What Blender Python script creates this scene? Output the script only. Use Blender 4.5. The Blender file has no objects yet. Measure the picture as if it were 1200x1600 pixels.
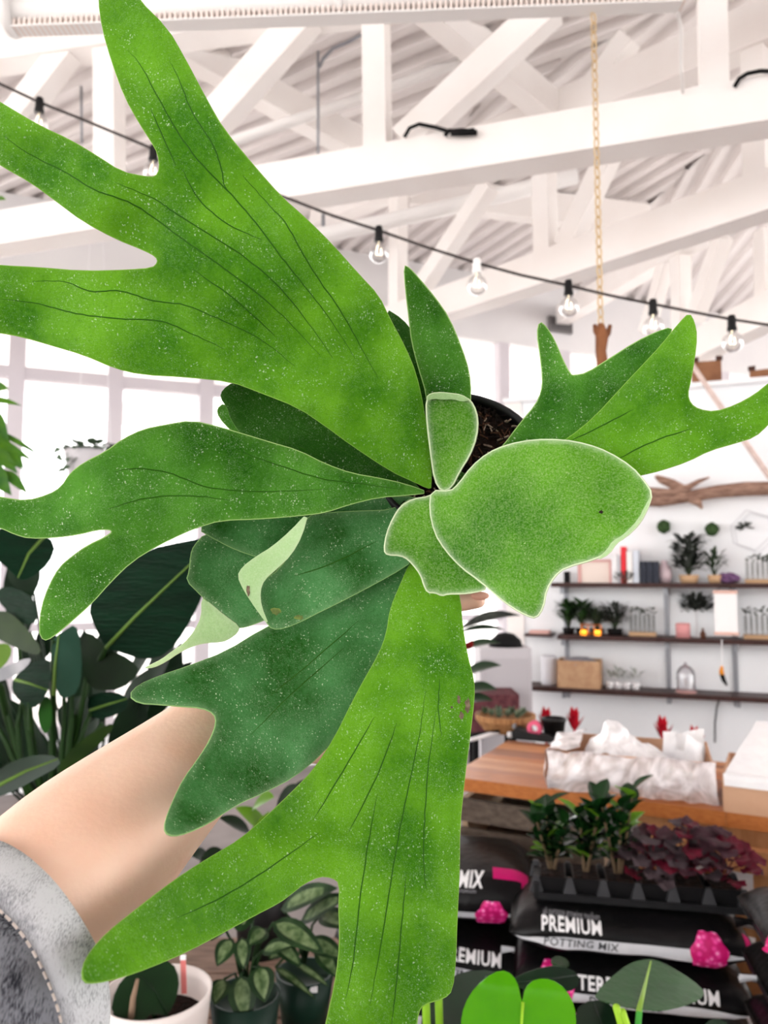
import bpy, bmesh, math, random
from mathutils import Vector, Matrix, noise
from mathutils.geometry import delaunay_2d_cdt
random.seed(7)
scene = bpy.context.scene
COL = scene.collection
# ------------------------------------------------------------------ camera
CAM = Vector((0, 0, 1.55)); FPX = 1200.0
PITCH = math.atan(100 / 1200.0)
cd = bpy.data.cameras.new('camera'); co = bpy.data.objects.new('camera', cd); COL.objects.link(co)
co.location = CAM; co.rotation_euler = (math.pi / 2 + PITCH, 0, 0)
cd.sensor_fit = 'VERTICAL'; cd.sensor_height = 36.0; cd.lens = 27.0; cd.clip_start = 0.02; cd.clip_end = 100
scene.cycles.max_bounces = 8
cd.dof.use_dof = True; cd.dof.focus_distance = 0.47; cd.dof.aperture_fstop = 11.0
scene.camera = co
# ------------------------------------------------------------------ light and exposure
w = bpy.data.worlds.new('world'); scene.world = w; w.use_nodes = True
bg = w.node_tree.nodes['Background']; bg.inputs[0].default_value = (1.0, 0.99, 0.98, 1); bg.inputs[1].default_value = 2.0
vs = scene.view_settings
vs.view_transform = 'Standard'; vs.look = 'None'; vs.exposure = 1.4; vs.gamma = 1.0; vs.use_curve_mapping = False

# ------------------------------------------------------------------ pixel -> place
def ray(px, py):
    x = (px - 600) / FPX; z = -(py - 800) / FPX
    c, s = math.cos(PITCH), math.sin(PITCH)
    return Vector((x, c - z * s, s + z * c))
def P(px, py, d): return CAM + ray(px, py) * d
def G(px, py, z):
    r = ray(px, py); return CAM + r * ((z - CAM.z) / r.z)
def V(px, py, p0, n):
    r = ray(px, py); return CAM + r * ((p0 - CAM).dot(n) / r.dot(n))

# ------------------------------------------------------------------ materials
def lin(c):
    o = []
    for v in c[:3]:
        v = v / 255.0
        o.append(v / 12.92 if v <= 0.04045 else ((v + 0.055) / 1.055) ** 2.4)
    return (o[0], o[1], o[2], 1.0)
MATS = {}
def mat(name, c, rough=0.6, c2=None, scale=8.0, bump=0.0, bscale=60.0, metal=0.0, stretch=None, transl=0.0, spec=0.18, emit=0.0, coat=0.0):
    if name in MATS: return MATS[name]
    m = bpy.data.materials.new(name); m.use_nodes = True
    nt = m.node_tree; N = nt.nodes; L = nt.links
    b = N['Principled BSDF']; out = N['Material Output']
    b.inputs['Roughness'].default_value = rough; b.inputs['Metallic'].default_value = metal
    b.inputs['Specular IOR Level'].default_value = spec
    b.inputs['Coat Weight'].default_value = coat
    b.inputs['Base Color'].default_value = lin(c)
    src = None
    if c2 is not None or bump:
        tc = N.new('ShaderNodeTexCoord'); mp = N.new('ShaderNodeMapping')
        L.new(tc.outputs['Object'], mp.inputs['Vector'])
        if stretch: mp.inputs['Scale'].default_value = stretch
    if c2 is not None:
        nz = N.new('ShaderNodeTexNoise'); nz.inputs['Scale'].default_value = scale; nz.inputs['Detail'].default_value = 4
        L.new(mp.outputs[0], nz.inputs['Vector'])
        cr = N.new('ShaderNodeValToRGB'); cr.color_ramp.elements[0].position = 0.35; cr.color_ramp.elements[1].position = 0.65
        cr.color_ramp.elements[0].color = lin(c); cr.color_ramp.elements[1].color = lin(c2)
        L.new(nz.outputs[0], cr.inputs[0]); L.new(cr.outputs[0], b.inputs['Base Color']); src = cr.outputs[0]
    if bump:
        n2 = N.new('ShaderNodeTexNoise'); n2.inputs['Scale'].default_value = bscale; n2.inputs['Detail'].default_value = 3
        L.new(mp.outputs[0], n2.inputs['Vector'])
        bp = N.new('ShaderNodeBump'); bp.inputs['Strength'].default_value = bump; bp.inputs['Distance'].default_value = 0.02
        L.new(n2.outputs[0], bp.inputs['Height']); L.new(bp.outputs[0], b.inputs['Normal'])
    if emit:
        b.inputs['Emission Color'].default_value = lin(c); b.inputs['Emission Strength'].default_value = emit
    if transl:
        t = N.new('ShaderNodeBsdfTranslucent'); mx = N.new('ShaderNodeMixShader'); mx.inputs[0].default_value = transl
        t.inputs[0].default_value = lin(c)
        if src: L.new(src, t.inputs[0])
        L.new(b.outputs[0], mx.inputs[1]); L.new(t.outputs[0], mx.inputs[2]); L.new(mx.outputs[0], out.inputs[0])
    MATS[name] = m; return m

def glass_mat(name, tint=(1, 1, 1, 1), refl=0.08, opaque=0.0, oc=(235, 235, 240)):
    if name in MATS: return MATS[name]
    m = bpy.data.materials.new(name); m.use_nodes = True
    nt = m.node_tree; N = nt.nodes; L = nt.links; N.clear()
    out = N.new('ShaderNodeOutputMaterial'); tr = N.new('ShaderNodeBsdfTransparent'); gl = N.new('ShaderNodeBsdfGlossy')
    tr.inputs[0].default_value = tint; gl.inputs['Roughness'].default_value = 0.03
    fr = N.new('ShaderNodeLayerWeight'); fr.inputs[0].default_value = 0.25
    mu = N.new('ShaderNodeMath'); mu.operation = 'MULTIPLY_ADD'; mu.inputs[1].default_value = 0.6; mu.inputs[2].default_value = refl
    L.new(fr.outputs['Fresnel'], mu.inputs[0])
    mx = N.new('ShaderNodeMixShader'); L.new(mu.outputs[0], mx.inputs[0]); L.new(tr.outputs[0], mx.inputs[1]); L.new(gl.outputs[0], mx.inputs[2])
    last = mx
    if opaque:
        df = N.new('ShaderNodeBsdfPrincipled'); df.inputs['Base Color'].default_value = lin(oc); df.inputs['Roughness'].default_value = 0.3
        m2 = N.new('ShaderNodeMixShader')
        tc = N.new('ShaderNodeTexCoord'); nz = N.new('ShaderNodeTexNoise'); nz.inputs['Scale'].default_value = 9; nz.inputs['Detail'].default_value = 2; nz.inputs['Distortion'].default_value = 3.0
        L.new(tc.outputs['Object'], nz.inputs['Vector'])
        mr = N.new('ShaderNodeMapRange'); mr.inputs[1].default_value = 0.3; mr.inputs[2].default_value = 0.7
        mr.inputs[3].default_value = max(0, opaque - 0.3); mr.inputs[4].default_value = min(1, opaque + 0.35)
        L.new(nz.outputs[0], mr.inputs[0]); L.new(mr.outputs[0], m2.inputs[0])
        L.new(mx.outputs[0], m2.inputs[1]); L.new(df.outputs[0], m2.inputs[2]); last = m2
    L.new(last.outputs[0], out.inputs[0]); MATS[name] = m; return m

def frond_mat(name, c_dark, c_light, c_fuzz=(225, 240, 205), fuzz=0.5, felt=0.0, pale=(190, 215, 160)):
    """fern blade: green mottling with sheen painted in, white star hairs, pale felted margin (attribute 'edge')"""
    m = bpy.data.materials.new(name); m.use_nodes = True
    nt = m.node_tree; N = nt.nodes; L = nt.links
    b = N['Principled BSDF']; out = N['Material Output']; b.inputs['Roughness'].default_value = 0.55
    b.inputs['Specular IOR Level'].default_value = 0.10
    tc = N.new('ShaderNodeTexCoord')
    def noise_(scale, detail=2, dist=0.0):
        n = N.new('ShaderNodeTexNoise'); n.inputs['Scale'].default_value = scale; n.inputs['Detail'].default_value = detail; n.inputs['Distortion'].default_value = dist
        L.new(tc.outputs['Object'], n.inputs['Vector']); return n.outputs[0]
    def rng(src, a, bb, c=0, d=1):
        r = N.new('ShaderNodeMapRange'); r.inputs[1].default_value = a; r.inputs[2].default_value = bb; r.inputs[3].default_value = c; r.inputs[4].default_value = d
        L.new(src, r.inputs[0]); return r.outputs[0]
    def mul(a, bb, op='MULTIPLY'):
        q = N.new('ShaderNodeMath'); q.operation = op
        for i, s in enumerate((a, bb)):
            if isinstance(s, (int, float)): q.inputs[i].default_value = s
            else: L.new(s, q.inputs[i])
        return q.outputs[0]
    def mixc(f, a, bb):
        x = N.new('ShaderNodeMix'); x.data_type = 'RGBA'
        if isinstance(f, (int, float)): x.inputs[0].default_value = f
        else: L.new(f, x.inputs[0])
        for i, s in ((6, a), (7, bb)):
            if isinstance(s, tuple): x.inputs[i].default_value = s
            else: L.new(s, x.inputs[i])
        return x.outputs[2]
    big = rng(noise_(22, 3), 0.35, 0.65)  # broad light and dark patches paint sheen into the blade colour
    col = mixc(big, lin(c_dark), lin(c_light))
    fine = rng(noise_(420, 2), 0.35, 0.7)
    col = mixc(mul(fine, 0.25), col, lin(c_light))
    if felt:
        ft = rng(noise_(900, 3, 0.6), 0.42, 0.66)
        col = mixc(mul(ft, felt), col, lin(c_fuzz))
    v = N.new('ShaderNodeTexVoronoi'); v.inputs['Scale'].default_value = 620; v.inputs['Randomness'].default_value = 1
    wob = N.new('ShaderNodeTexNoise'); wob.inputs['Scale'].default_value = 300; L.new(tc.outputs['Object'], wob.inputs['Vector'])
    vm = N.new('ShaderNodeMixRGB'); vm.blend_type = 'ADD'; vm.inputs[0].default_value = 0.004
    L.new(tc.outputs['Object'], vm.inputs[1]); L.new(wob.outputs['Color'], vm.inputs[2]); L.new(vm.outputs[0], v.inputs['Vector'])
    speck = rng(v.outputs['Distance'], 0.12, 0.34, 1, 0)
    sel = rng(noise_(75, 3), 0.42, 0.68)
    pick = N.new('ShaderNodeSeparateColor'); L.new(v.outputs['Color'], pick.inputs[0])
    keep = rng(pick.outputs[0], 0.45, 0.6)
    col = mixc(mul(mul(mul(speck, sel), keep), fuzz * 1.4), col, lin(c_fuzz))
    hair = rng(noise_(1500, 2, 1.2), 0.54, 0.64); hz = rng(noise_(48, 2), 0.35, 0.65, 0.25, 1.0)
    col = mixc(mul(mul(hair, hz), 0.06 + 0.16 * fuzz), col, lin(c_fuzz))
    pit = rng(noise_(700, 2, 0.5), 0.30, 0.46, 0.30, 0.0)
    col = mixc(pit, col, lin(c_dark))
    at = N.new('ShaderNodeAttribute'); at.attribute_name = 'edge'
    col = mixc(at.outputs['Fac'], col, lin(pale))
    L.new(col, b.inputs['Base Color'])
    bp = N.new('ShaderNodeBump'); bp.inputs['Strength'].default_value = 0.35; bp.inputs['Distance'].default_value = 0.002
    L.new(noise_(260, 3), bp.inputs['Height']); L.new(bp.outputs[0], b.inputs['Normal'])
    t = N.new('ShaderNodeBsdfTranslucent'); mx = N.new('ShaderNodeMixShader'); mx.inputs[0].default_value = 0.22
    L.new(col, t.inputs[0]); L.new(b.outputs[0], mx.inputs[1]); L.new(t.outputs[0], mx.inputs[2]); L.new(mx.outputs[0], out.inputs[0])
    return m

# ------------------------------------------------------------------ mesh helpers
ORG = {}
def tag(o, label=None, cat=None, group=None, kind=None):
    if label: o['label'] = label
    if cat: o['category'] = cat
    if group: o['group'] = group
    if kind: o['kind'] = kind
    return o
def thing(name, loc, label, cat, group=None):
    o = bpy.data.objects.new(name, None); COL.objects.link(o); o.location = Vector(loc); o.empty_display_size = 0.05
    ORG[o] = Vector(loc); return tag(o, label, cat, group)
def sthing(name, loc):
    o = bpy.data.objects.new(name, None); COL.objects.link(o); o.location = Vector(loc); ORG[o] = Vector(loc); o['kind'] = 'structure'; return o

class MB:
    def __init__(s): s.v = []; s.f = []; s.m = []
    def add(s, vs, fs, mi=0):
        k = len(s.v); s.v += [Vector(p) for p in vs]; s.f += [tuple(i + k for i in f) for f in fs]; s.m += [mi] * len(fs); return s
    def box(s, c, size, rz=0.0, mi=0, taper=1.0):
        x, y, z = (q / 2 for q in size); R = Matrix.Rotation(rz, 3, 'Z'); c = Vector(c)
        vs = [c + R @ Vector((a * x * (taper if d > 0 else 1), b * y * (taper if d > 0 else 1), d * z)) for a in (-1, 1) for b in (-1, 1) for d in (-1, 1)]
        return s.add(vs, [(0, 1, 3, 2), (4, 6, 7, 5), (0, 4, 5, 1), (2, 3, 7, 6), (0, 2, 6, 4), (1, 5, 7, 3)], mi)
    def beam(s, p0, p1, wd, ht, up=(0, 0, 1), mi=0):
        p0 = Vector(p0); p1 = Vector(p1); t = (p1 - p0).normalized(); up = Vector(up)
        if abs(t.dot(up)) > 0.98: up = Vector((0, 1, 0))
        sd = t.cross(up).normalized(); u = sd.cross(t).normalized()
        vs = [p + sd * a * wd / 2 + u * b * ht / 2 for p in (p0, p1) for a in (-1, 1) for b in (-1, 1)]
        return s.add(vs, [(0, 1, 3, 2), (4, 6, 7, 5), (0, 4, 5, 1), (2, 3, 7, 6), (0, 2, 6, 4), (1, 5, 7, 3)], mi)
    def tube(s, pts, r, n=8, mi=0, cap=True, closed=False):
        pts = [Vector(p) for p in pts]; k = len(pts)
        rs = r if isinstance(r, (list, tuple)) else [r] * k
        vs = []; up = None
        for i, p in enumerate(pts):
            a = pts[i - 1] if (i > 0 or closed) else p; b = pts[(i + 1) % k] if (i < k - 1 or closed) else p
            t = (b - a).normalized()
            if up is None:
                up = Vector((0, 0, 1)) if abs(t.z) < 0.9 else Vector((0, 1, 0))
            sd = t.cross(up).normalized(); up = sd.cross(t).normalized()
            for j in range(n):
                q = 2 * math.pi * j / n; vs.append(p + (sd * math.cos(q) + up * math.sin(q)) * rs[i])
        fs = []
        for i in range(k if closed else k - 1):
            i2 = (i + 1) % k
            for j in range(n): fs.append((i * n + j, i * n + (j + 1) % n, i2 * n + (j + 1) % n, i2 * n + j))
        if cap and not closed: fs += [tuple(range(n))[::-1], tuple(range((k - 1) * n, k * n))]
        return s.add(vs, fs, mi)
    def lathe(s, prof, c, n=24, axis=None, mi=0):
        """prof: list of (r, h) along axis from c"""
        c = Vector(c); ax = Vector(axis or (0, 0, 1)).normalized()
        x = ax.orthogonal().normalized(); y = ax.cross(x)
        vs = []; k = len(prof)
        for r, h in prof:
            for j in range(n):
                q = 2 * math.pi * j / n; vs.append(c + ax * h + (x * math.cos(q) + y * math.sin(q)) * max(r, 1e-5))
        fs = [(i * n + j, i * n + (j + 1) % n, (i + 1) * n + (j + 1) % n, (i + 1) * n + j) for i in range(k - 1) for j in range(n)]
        return s.add(vs, fs, mi)
    def ball(s, c, r, n=10, sq=(1, 1, 1), mi=0, jit=0.0):
        c = Vector(c); vs = []; fs = []
        for i in range(n + 1):
            a = math.pi * i / n
            for j in range(2 * n):
                q = math.pi * j / n; jj = 1 + random.uniform(-jit, jit)
                vs.append(c + Vector((math.sin(a) * math.cos(q) * sq[0], math.sin(a) * math.sin(q) * sq[1], math.cos(a) * sq[2])) * r * jj)
        for i in range(n):
            for j in range(2 * n):
                fs.append((i * 2 * n + j, (i + 1) * 2 * n + j, (i + 1) * 2 * n + (j + 1) % (2 * n), i * 2 * n + (j + 1) % (2 * n)))
        return s.add(vs, fs, mi)
    def leaf(s, base, tip, width, up=(0, 0, 1), droop=0.15, fold=0.15, n=8, prof='ovate', mi=0, wavy=0.0):
        base = Vector(base); tip = Vector(tip); up = Vector(up); Ln = (tip - base).length
        if abs((tip - base).normalized().dot(up)) > 0.97: up = Vector((0.3, -1, 0.1))
        c = (base + tip) / 2 + up * droop * Ln
        vs = []; cols = (-1, -0.55, 0, 0.55, 1)
        for i in range(n + 1):
            t = i / n
            p = base * (1 - t) ** 2 + c * 2 * t * (1 - t) + tip * t * t
            tg = ((c - base) * (1 - t) + (tip - c) * t).normalized()
            sd = tg.cross(up).normalized(); nn = sd.cross(tg)
            ww = width / 2 * PROF[prof](t)
            for a in cols:
                vs.append(p + sd * a * ww + nn * (fold * abs(a) * ww + wavy * width * math.sin(9 * t + a * 2) * abs(a)))
        fs = [(i * 5 + j, i * 5 + j + 1, (i + 1) * 5 + j + 1, (i + 1) * 5 + j) for i in range(n) for j in range(4)]
        return s.add(vs, fs, mi)
    def build(s, name, mats, parent=None, smooth=False):
        org = ORG.get(parent, Vector((0, 0, 0))) if parent is not None else Vector((0, 0, 0))
        me = bpy.data.meshes.new(name); me.from_pydata([p - org for p in s.v], [], s.f)
        for m in (mats if isinstance(mats, (list, tuple)) else [mats]): me.materials.append(m)
        for p, mi in zip(me.polygons, s.m): p.material_index = mi; p.use_smooth = smooth
        me.update()
        o = bpy.data.objects.new(name, me); COL.objects.link(o)
        if parent is not None: o.parent = parent
        ORG[o] = org
        return o
    def solo(s, name, mats, label, cat, group=None, smooth=False):
        """top-level single mesh: origin moved to its base centre"""
        lo = Vector((min(p.x for p in s.v), min(p.y for p in s.v), min(p.z for p in s.v))); hi = Vector((max(p.x for p in s.v), max(p.y for p in s.v), 0))
        c = Vector(((lo.x + hi.x) / 2, (lo.y + hi.y) / 2, lo.z)); s.v = [p - c for p in s.v]
        o = s.build(name, mats, None, smooth); o.location = c; ORG[o] = c; return tag(o, label, cat, group)
    def struct(s, name, mats, smooth=False, parent=None):
        o = s.build(name, mats, parent, smooth)
        if parent is None: o['kind'] = 'structure'
        return o
PROF = {
    'ovate': lambda t: max(0.02, math.sin(math.pi * min(1, t) ** 0.75)) ** 0.8,
    'lance': lambda t: max(0.02, math.sin(math.pi * t ** 0.85)) ** 1.0,
    'round': lambda t: max(0.05, math.sin(math.pi * (0.04 + 0.93 * t))) ** 0.5,
    'strap': lambda t: 0.35 + 0.65 * math.sin(math.pi * min(1, t * 0.9 + 0.1)) if t < 0.97 else 0.05,
    'ruffle': lambda t: max(0.05, math.sin(math.pi * (0.04 + 0.93 * t))) ** 0.5 * (1 + 0.13 * math.sin(21 * t)),
    'heart': lambda t: max(0.02, (1 - t) ** 0.6 * min(1, (t * 6 + 0.3)) * 1.15),
}
UNIT = {}
def unit_leaf(prof, droop, fold, wavy=0.0, n=7):
    k = (prof, droop, fold, wavy, n)
    if k not in UNIT:
        b = MB().leaf((0, 0, 0), (0, 1, 0), 1.0, (0, 0, 1), droop, fold, n, prof, 0, wavy)
        me = bpy.data.meshes.new('leaf'); me.from_pydata(b.v, [], b.f)
        for p in me.polygons: p.use_smooth = True
        UNIT[k] = me
    return UNIT[k]
LEAFM = {}
def leaf_inst(parent, base, d, nrm, length, width, m, prof='ovate', droop=0.12, fold=0.2, wavy=0.0, name='leaf'):
    me = unit_leaf(prof, droop, fold, wavy); key = (me.name, m.name)
    if key not in LEAFM:
        me2 = me.copy(); me2.materials.clear(); me2.materials.append(m); LEAFM[key] = me2
    d = Vector(d).normalized(); nrm = Vector(nrm)
    x = d.cross(nrm)
    if x.length < 0.05: x = d.orthogonal()
    x.normalize(); z = x.cross(d).normalized()
    o = bpy.data.objects.new(name, LEAFM[key]); COL.objects.link(o); o.parent = parent
    M = Matrix((x * width, d * length, z * length)).transposed().to_4x4(); M.translation = Vector(base) - ORG.get(parent, Vector())
    o.matrix_local = M; return o

def smooth_closed(pts, it=2):
    pts = [Vector(p) for p in pts]
    for _ in range(it):
        q = []
        for i in range(len(pts)):
            a, b = pts[i], pts[(i + 1) % len(pts)]; q += [a * 0.75 + b * 0.25, a * 0.25 + b * 0.75]
        pts = q
    return pts
def densify(pts, step):
    q = []
    for i in range(len(pts)):
        a, b = pts[i], pts[(i + 1) % len(pts)]; k = max(1, int(round((b - a).length / step)))
        q += [a.lerp(b, j / k) for j in range(k)]
    return q
def seg_dist(p, a, b):
    ab = b - a; t = max(0, min(1, (p - a).dot(ab) / max(ab.length_squared, 1e-9))); return (p - a - ab * t).length
def blade_mesh(name, outline, depth, grid=11, edge_px=7.0, edge_amt=1.0, it=1):
    """a traced blade given its own distance and curvature: outline in frame units, depth(p) in metres"""
    ol = densify(smooth_closed(outline, it), grid * 0.8)
    n = len(ol)
    def inside(p):
        c = False; j = n - 1
        for i in range(n):
            a, b = ol[i], ol[j]
            if (a.y > p.y) != (b.y > p.y) and p.x < (b.x - a.x) * (p.y - a.y) / (b.y - a.y) + a.x: c = not c
            j = i
        return c
    x0 = min(p.x for p in ol); x1 = max(p.x for p in ol); y0 = min(p.y for p in ol); y1 = max(p.y for p in ol)
    inn = []; row = 0; y = y0 + grid * 0.5
    while y < y1:
        x = x0 + (grid * 0.5 if row % 2 else grid)
        while x < x1:
            p = Vector((x, y))
            if inside(p):
                dm = min((p - q).length for q in ol)
                if dm > grid * 0.55: inn.append((p, dm))
            x += grid
        y += grid * 0.87; row += 1
    pts = list(ol) + [p for p, _ in inn]; dist = [0.0] * n + [d for _, d in inn]
    vo, eo, fo, ov, oe, of = delaunay_2d_cdt(pts, [(i, (i + 1) % n) for i in range(n)], [], 1, 1e-4)
    dd = []
    for o in ov: dd.append(dist[o[0]] if o else 0.0)
    blade_mesh.outline = ol
    return vo, fo, [edge_amt * math.exp(-d / edge_px) for d in dd]
# ------------------------------------------------------------------ shared colours
WHITE = mat('white_paint', (250, 245, 242), 0.5, (246, 239, 235), 3.0, 0.05, 40)
WHITEM = mat('white_metal', (248, 245, 243), 0.4)
WALLM = mat('wall_white', (249, 250, 252), 0.7, (246, 247, 250), 2.0)
CEIL = mat('corrugated_white', (242, 236, 234), 0.45, (234, 227, 225), 2.5)
DARK = mat('gap_shade', (52, 48, 48), 0.9)
BLACK = mat('black_plastic', (15, 14, 16), 0.5, spec=0.3)
FRAMEM = mat('window_frame', (208, 201, 206), 0.5, (203, 196, 202), 3)
HEADM = mat('header_white', (224, 221, 221), 0.7, (218, 215, 216), 2)
BLACKR = mat('black_rubber', (14, 13, 14), 0.7)
WOODW = mat('walnut', (74, 48, 44), 0.45, (52, 34, 32), 18, 0.1, 40, stretch=(1, 6, 6))
STEEL = mat('grey_steel', (150, 152, 158), 0.4, metal=0.3)
GLASS = glass_mat('pane_glass')
SOIL = mat('soil', (40, 24, 18), 0.95, (18, 11, 9), 60, 0.8, 90)
TERRA = mat('brown_cardboard', (184, 138, 104), 0.8, (172, 126, 92), 6)
FLOORM = mat('grey_concrete', (150, 142, 140), 0.75, (128, 121, 121), 2.5, 0.1, 30)

# ------------------------------------------------------------------ floor
MB().add([(-10, -4, 0), (14, -4, 0), (14, 12.5, 0), (-10, 2.64, 0)], [(0, 1, 2, 3)]).struct('floor', FLOORM)
MB().add([(-30, -25, -0.02), (30, -25, -0.02), (30, 40, -0.02), (-30, 40, -0.02)], [(0, 1, 2, 3)]).struct('ground', mat('pale_paving', (236, 232, 228), 0.8, (226, 222, 218), 1.5))
HUB = Vector((2.68, 2.36, 0))
def rdir(deg): a = math.radians(deg); return Vector((math.sin(a), math.cos(a), 0))
TA, TB, TC = -72.5, -43.8, -10.4
CZ = 4.42
# ------------------------------------------------------------------ corrugated ceiling, one sheet per bay between the radial trusses
ceil = sthing('ceiling', (0, 0, CZ))
bounds = [-150, -112, TA, TB, TC, 24]
for a0, a1 in zip(bounds[:-1], bounds[1:]):
    u = rdir((a0 + a1) / 2); n = Vector((u.y, -u.x, 0)); half = math.radians((a1 - a0) / 2); R = 9.0
    prof = []; v = -R * math.sin(half)
    while v < R * math.sin(half):
        prof += [(v, 0), (v + 0.055, 0), (v + 0.075, 0.045), (v + 0.13, 0.045)]; v += 0.15
    vs = []; fs = []
    for i, (q, h) in enumerate(prof):
        u0 = max(0.15, abs(q) / math.tan(half)); u1 = math.sqrt(max(R * R - q * q, u0 * u0 + 0.01))
        for uu in (u0, u1): vs.append(HUB + u * uu + n * q + Vector((0, 0, CZ + h)))
        if i: k = 2 * i; fs.append((k - 2, k, k + 1, k - 1))
    MB().add(vs, fs).build('corrugated_sheet', CEIL, ceil)
MB().add([(-12, -5, CZ + 0.05), (12, -5, CZ + 0.05), (12, 12, CZ + 0.05), (-12, 12, CZ + 0.05), (-12, -5, CZ + 0.12), (12, -5, CZ + 0.12), (12, 12, CZ + 0.12), (-12, 12, CZ + 0.12)], [(3, 2, 1, 0), (4, 5, 6, 7), (0, 1, 5, 4), (1, 2, 6, 5), (2, 3, 7, 6), (3, 0, 4, 7)]).build('light_slit_cover', CEIL, ceil)  # flat cover added to block light leaking between the corrugated sheets
# unseen wall added behind the camera to block flat frontal light; sides open
MB().box((2.2, -3.0, CZ / 2), (6.4, 0.15, CZ)).struct('wall_light_block', WALLM)
# ------------------------------------------------------------------ window wall (left and far side)
WL0 = Vector((-2.73, 5.6, 0)); WLD = Vector((0.925, 0.38, 0)).normalized(); WLN = Vector((-WLD.y, WLD.x, 0)); BAY = 0.70
KA, KB = -4, 13
def WL(k, z, off=0.0): return WL0 + WLD * (k * BAY) + WLN * off + Vector((0, 0, z))
ang = math.atan2(WLD.y, WLD.x)
def wbox(mb, k0, k1, z0, z1, o0, o1, mi=0):
    c = (WL(k0, z0, o0) + WL(k1, z1, o1)) / 2; return mb.box(c, ((k1 - k0) * BAY, o1 - o0, z1 - z0), ang, mi)
wl = MB(); wbox(wl, KA, KB, 0, 0.4, 0, 0.12); wl.struct('wall_far', WALLM)
hd = MB(); wbox(hd, KA, KB, 3.78, CZ, 0, 0.12); hd.struct('wall_header', HEADM)
fb = MB(); wbox(fb, KA, KB, CZ - 0.1, CZ + 0.12, 0.35, 0.42); fb.struct('flute_shade_strip', DARK)  # dark strip added so the open flute ends look shaded
for i, k in enumerate(range(KA, KB)):
    wn = sthing('window_%d' % (i + 1), WL(k + 0.5, 0.4))
    m = MB(); wbox(m, k - 0.08, k + 0.08, 0.4, 3.78, 0, 0.12); m.build('mullion', FRAMEM, wn)
    m = MB(); wbox(m, k + 0.08, k + 0.92, 3.02, 3.11, 0.01, 0.11); m.build('transom', FRAMEM, wn)
    m = MB(); wbox(m, k + 0.08, k + 0.92, 1.14, 1.2, 0.02, 0.1); m.build('transom', FRAMEM, wn)
    m = MB(); wbox(m, k + 0.08, k + 0.92, 0.4, 0.46, -0.05, 0.12); m.build('sill', FRAMEM, wn)
    for z0, z1 in ((0.46, 1.14), (1.2, 3.02), (3.11, 3.78)):
        m = MB(); m.add([WL(k + 0.08, z0, 0.06), WL(k + 0.92, z0, 0.06), WL(k + 0.92, z1, 0.06), WL(k + 0.08, z1, 0.06)], [(0, 1, 2, 3)]); m.build('pane', GLASS, wn)
# ------------------------------------------------------------------ shelf partition
W0 = Vector((1.67, 5.0, 0)); WU = Vector((0.933, -0.36, 0)).normalized(); WN = Vector((WU.y, -WU.x, 0))
if WN.y > 0: WN = -WN
wang = math.atan2(WU.y, WU.x)
def WP(px, py, off=0.0): return V(px, py, W0 + WN * off, WN)
def wu(px, py=1000, off=0.0): return (WP(px, py, off) - W0).dot(WU)
def WX(u, z, off=0.0): return W0 + WU * u + WN * off + Vector((0, 0, z))
def wlbox(mb, u0, u1, z0, z1, o0, o1, mi=0):
    c = (WX(u0, z0, o0) + WX(u1, z1, o1)) / 2; return mb.box(c, (u1 - u0, o1 - o0, z1 - z0), wang, mi)
UL = wu(797); UR = wu(1330); WTOP = WP(1140, 603).z
m = MB(); wlbox(m, UL, UR, 0, WTOP, -0.12, 0); m.struct('wall_partition', WALLM)
m = MB(); wlbox(m, UL - 0.02, UR, WTOP, WTOP + 0.03, -0.34, 0.05); m.struct('trim_2', WALLM)
m = MB(); wlbox(m, UL - 0.015, UL + 0.10, 0, WTOP, 0.0, 0.02); m.struct('trim_3', WHITE)
for i, px in enumerate((1040, 1142)):
    pass
# ------------------------------------------------------------------ radial roof trusses
CHORD_W = 0.14
def truss(label, deg, chord, top, members, s0=0.4, s1=8.0, ch=0.175, cs=0.0):
    d = rdir(deg); n = Vector((d.y, -d.x, 0)); h0 = HUB.copy()
    def T(px, py, off=0.0): return V(px, py, h0 + n * off, n)
    zc = T(*chord).z
    t = thing('roof_truss', HUB + d * 3 + Vector((0, 0, zc - ch / 2)), label, 'truss', 'white timber roof trusses')
    MB().beam(HUB + d * s0 + Vector((0, 0, zc)), HUB + d * s1 + Vector((0, 0, zc)), CHORD_W, ch).build('bottom_chord', WHITE, t)
    if top:
        p, q = T(*top[0]), T(*top[1]); e = (p - q); 
        p2 = p + e.normalized() * top[2]; q2 = q - e.normalized() * top[3]
        MB().beam(p2, q2, CHORD_W, top[4]).build('top_chord', WHITE, t)
    for kind, a, b, wd in members:
        MB().beam(T(*a), T(*b), 0.095, wd, up=d).build(kind, WHITE, t)
    return t, T
tA, TAf = truss('nearest white roof truss whose long beam crosses behind the fern, with crossing braces', TA, (600, 267), ((0, 82), (430, 20), 3.0, 2.5, 0.17),
    [('post', (170, 60), (172, 345), 0.12), ('post', (587, -30), (590, 250), 0.105), ('post', (1110, -80), (1116, 160), 0.10),
     ('brace', (632, 225), (862, 10), 0.13), ('brace', (325, 200), (485, 20), 0.15), ('brace', (20, 190), (110, 75), 0.13)])
tB, TBf = truss('middle white roof truss below the nearest one, its beam rising to the right edge', TB, (950, 390), ((880, 175), (1200, 40), 2.2, 3.0, 0.2),
    [('post', (850, 255), (853, 410), 0.105), ('post', (622, 300), (622, 500), 0.09), ('post', (1180, 60), (1184, 280), 0.10),
     ('brace', (955, 235), (885, 385), 0.11), ('brace', (765, 290), (655, 455), 0.10), ('brace', (905, 165), (985, 60), 0.11)], ch=0.19)
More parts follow.
